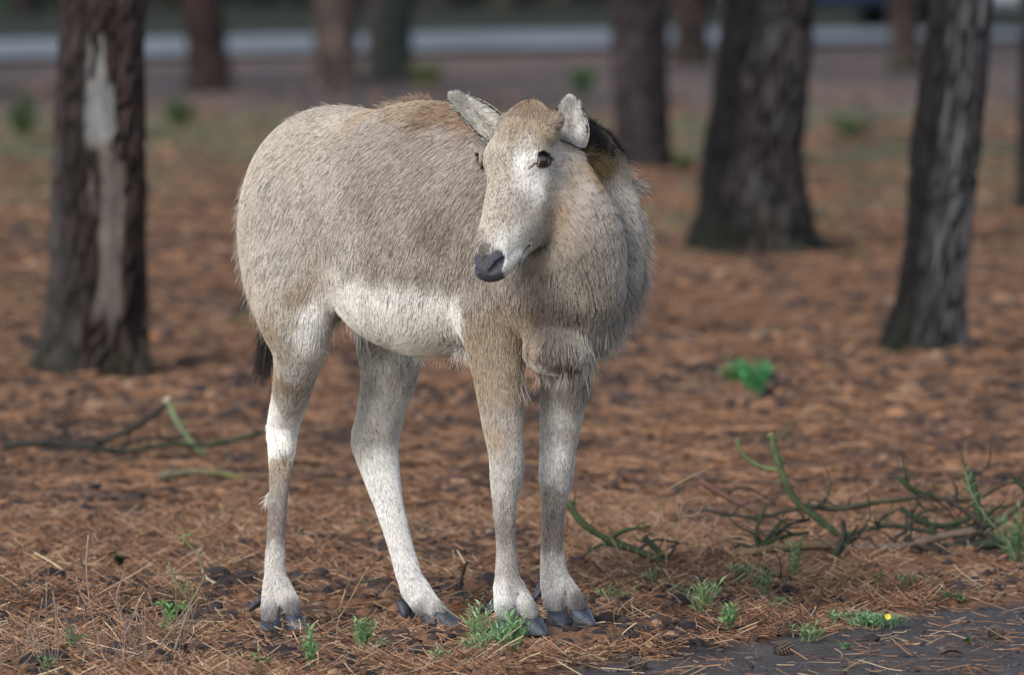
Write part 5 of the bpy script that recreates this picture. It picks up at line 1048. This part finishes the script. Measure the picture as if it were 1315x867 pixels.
# ================================================================== CONES, LEAVES
m_cone = attr_mat('cone_scale', .8, 300, .3)
cone_me = None
def pine_cone(label, px, py, lpx, ang):
    global cone_me
    b = on_ground(px, py, 0, True); s = lpx / 620
    if cone_me is None:
        V = []; Fc = []; Cs = []; core, cf = uv_ball(np.zeros(3), .34, np.eye(3), (1.35, .9, .9), 12, 8); V += list(core); Fc += [list(map(int, q)) for q in cf]; Cs += [np.array((.03, .022, .02))] * len(core)
        for k in range(90):
            u = k / 90; x = -.48 + .96 * u; rr_ = .36 * math.sin(math.pi * min(1, u * .85 + .13)) ** .6; a = k * 2.39996; rd = np.array([0, math.cos(a), math.sin(a)]); tg = np.array([0, -math.sin(a), math.cos(a)]); c_ = np.array([x, 0, 0]) + rd * rr_ * .75; tip = c_ + rd * .15 + np.array([.07, 0, 0]); o_ = len(V)
            V += [c_ + tg * .07, c_ - tg * .07, tip - tg * .075, tip + rd * .02 + np.array([.03, 0, 0]), tip + tg * .075, c_ - np.array([.05, 0, 0])]; Fc += [[o_, o_ + 1, o_ + 2, o_ + 3, o_ + 4], [o_ + 5, o_ + 4, o_ + 3], [o_ + 5, o_ + 3, o_ + 2]]; Cs += [np.array((.05, .036, .03))] * 2 + [np.array((.10, .075, .058))] * 3 + [np.array((.04, .03, .025))]
        o = tag(mesh_obj('pine_cone', np.array(V), Fc, m_cone, smooth=False, cols=np.array(Cs)), label, 'pine cone', 'pine cones on the ground'); cone_me = o.data
    else: o = bpy.data.objects.new('pine_cone', cone_me); COL.objects.link(o); tag(o, label, 'pine cone', 'pine cones on the ground')
    o.location = b + np.array([0, 0, s * .30]); o.scale = (s, s, s); o.rotation_euler = (rng.random() * 6, .1, ang)
for q in [('small dark pine cone at the left of the pair by the front hooves', 793, 830, 22, .2), ('larger greyish pine cone right of the small one', 824, 826, 34, 2.9), ('pine cone with pale scales lying on the bare soil', 1006, 842, 26, .4), ('round pine cone on the soil at the right', 1278, 822, 26, 1.1), ('pine cone half under the needles at the bottom', 818, 862, 24, .9), ('dark pine cone in the litter behind the hooves', 612, 790, 18, 2.0), ('pine cone in the left foreground litter', 255, 812, 20, .6), ('pine cone on the litter left of the brown log', 900, 755, 20, 2.4)]: pine_cone(*q)
def leaf(label, px, py, wpx, c_, tilt=.5):
    b = on_ground(px, py, 0, True); s = wpx * b[1] / FOCAL; V = []; n = 9
    for i in range(n):
        t = i / (n - 1); w_ = math.sin(math.pi * (t * .92 + .05)) ** .8 * .3
        for j in (-1, 0, 1): V.append(b + np.array([(t - .5) * s, j * w_ * s * .5, .006 + abs(j) * w_ * s * .35 + tilt * s * .25 * math.sin(t * 3)]) + np.array([0, 0, 0]))
    Fc = [[i * 3 + j, i * 3 + j + 1, i * 3 + j + 4, i * 3 + j + 3] for i in range(n - 1) for j in (0, 1)]
    top = len(V); V2_ = [v - np.array([0, 0, .0012]) for v in V]; Fc += [[q + top for q in f_[::-1]] for f_ in Fc]
    tag(mesh_obj('fallen_leaf', np.array(V + V2_), Fc, plain_mat('leaf_' + str(px), c_, .7), None), label, 'leaf', 'fallen leaves')
leaf('orange-red fallen leaf left of the brushwood', 932, 596, 26, (.55, .13, .05)); leaf('pinkish chip-like leaf on the soil at the bottom', 1134, 856, 14, (.50, .33, .26)); leaf('dark curled leaf beside the low green weeds', 1186, 749, 22, (.05, .04, .04)); leaf('brown curled leaf on the bare soil at the right', 1222, 845, 30, (.12, .06, .04)); leaf('dark greenish leaf in the left litter', 145, 722, 24, (.04, .05, .02), 1.2)
# ================================================================== PARKED CARS beyond the road
def car(label, px, d, paint, rot):
    c = P(px, CAM_H / d * FOCAL - 193, d); c[2] = 0; root = tag(empty('parked_car', c), label, 'car', 'cars standing on the road')
    m_p = plain_mat('paint_' + paint[0], paint[1], .3, .6, 2, .04); m_g = plain_mat('car_glass_' + paint[0], (.02, .025, .03), .08, .6, 2, .1); m_t = plain_mat('tyre_' + paint[0], (.02, .02, .02), .85); m_r = plain_mat('rim_' + paint[0], (.45, .45, .46), .35); m_l = plain_mat('lamp_' + paint[0], (.45, .03, .03), .25)
    Rm = Matrix.Rotation(rot, 3, 'Z')
    W_ = lambda v: np.array([tuple(Rm @ Vector(q) + Vector(c)) for q in v])
    # body: sections along the length (x), each a rounded profile
    sec = [(-2.15, .42, .78, .74), (-2.05, .30, .86, .86), (-1.5, .24, .92, .90), (-.6, .22, .93, .91), (.8, .22, .93, .91), (1.6, .24, .86, .90), (2.05, .30, .74, .84), (2.15, .42, .64, .72)]
    def loft(name, sec, mat, bev=.12, m=20):
        V = []; Fc = []
        for (x, z0, z1, hw) in sec:
            for k in range(m):
                a = 2 * math.pi * k / m; cx_, sx_ = math.cos(a), math.sin(a); V.append((x, hw * math.copysign(abs(cx_) ** .45, cx_), (z0 + z1) / 2 + (z1 - z0) / 2 * math.copysign(abs(sx_) ** .55, sx_)))
        for j in range(len(sec) - 1):
            for k in range(m): Fc.append([j * m + k, j * m + (k + 1) % m, (j + 1) * m + (k + 1) % m, (j + 1) * m + k])
        Fc += [list(range(m))[::-1], list(range((len(sec) - 1) * m, len(sec) * m))]; return mesh_obj(name, W_(V), Fc, mat, root)
    loft('body', sec, m_p); loft('window', [(-1.75, .84, .95, .74), (-1.1, .84, 1.36, .70), (.35, .84, 1.40, .70), (1.15, .84, .93, .74)], m_g)
    loft('roof', [(-1.15, 1.34, 1.42, .60), (-.6, 1.36, 1.47, .64), (.1, 1.36, 1.46, .64), (.4, 1.34, 1.42, .58)], m_p)
    for sx in (-1.35, 1.32):
        for sy in (-.80, .80):
            V = []; Fc = []; n = 20; pr = [(-.10, .27), (-.10, .31), (-.07, .33), (.07, .33), (.10, .31), (.10, .27)]
            for (yy, r) in pr:
                for k in range(n): a = 2 * math.pi * k / n; V.append((sx + math.cos(a) * r, sy + yy, .33 + math.sin(a) * r))
            for j in range(len(pr) - 1):
                for k in range(n): Fc.append([j * n + k, j * n + (k + 1) % n, (j + 1) * n + (k + 1) % n, (j + 1) * n + k])
            wh = mesh_obj('wheel', W_(V), Fc, m_t, root); V = []
            for yy in (-.085, .085):
                for k in range(n): a = 2 * math.pi * k / n; V.append((sx + math.cos(a) * .27, sy + yy, .33 + math.sin(a) * .27))
            mesh_obj('rim', W_(V), [[k, (k + 1) % n, n + (k + 1) % n, n + k] for k in range(n)] + [list(range(n))[::-1], list(range(n, 2 * n))], m_r, wh)
    for sy in (-.66, .66):
        v_, f_ = uv_ball(np.array([-2.06, sy, .66]), .1, np.eye(3), (.9, 1.3, .7), 12, 8); mesh_obj('tail_lamp', W_(v_), f_, m_l, root)
    for sy in (-.62, .62):
        v_, f_ = uv_ball(np.array([2.08, sy, .60]), .1, np.eye(3), (.9, 1.4, .6), 12, 8); mesh_obj('headlight', W_(v_), f_, m_r, root)
car('dark blue car standing on the road between the thick and the leaning pine', 1036, 81.0, ('blue', (.03, .05, .11)), math.pi / 2 + .12)
car('white car standing on the road at the top right corner', 1352, 80.8, ('white', (.62, .65, .70)), math.pi / 2 - .10)
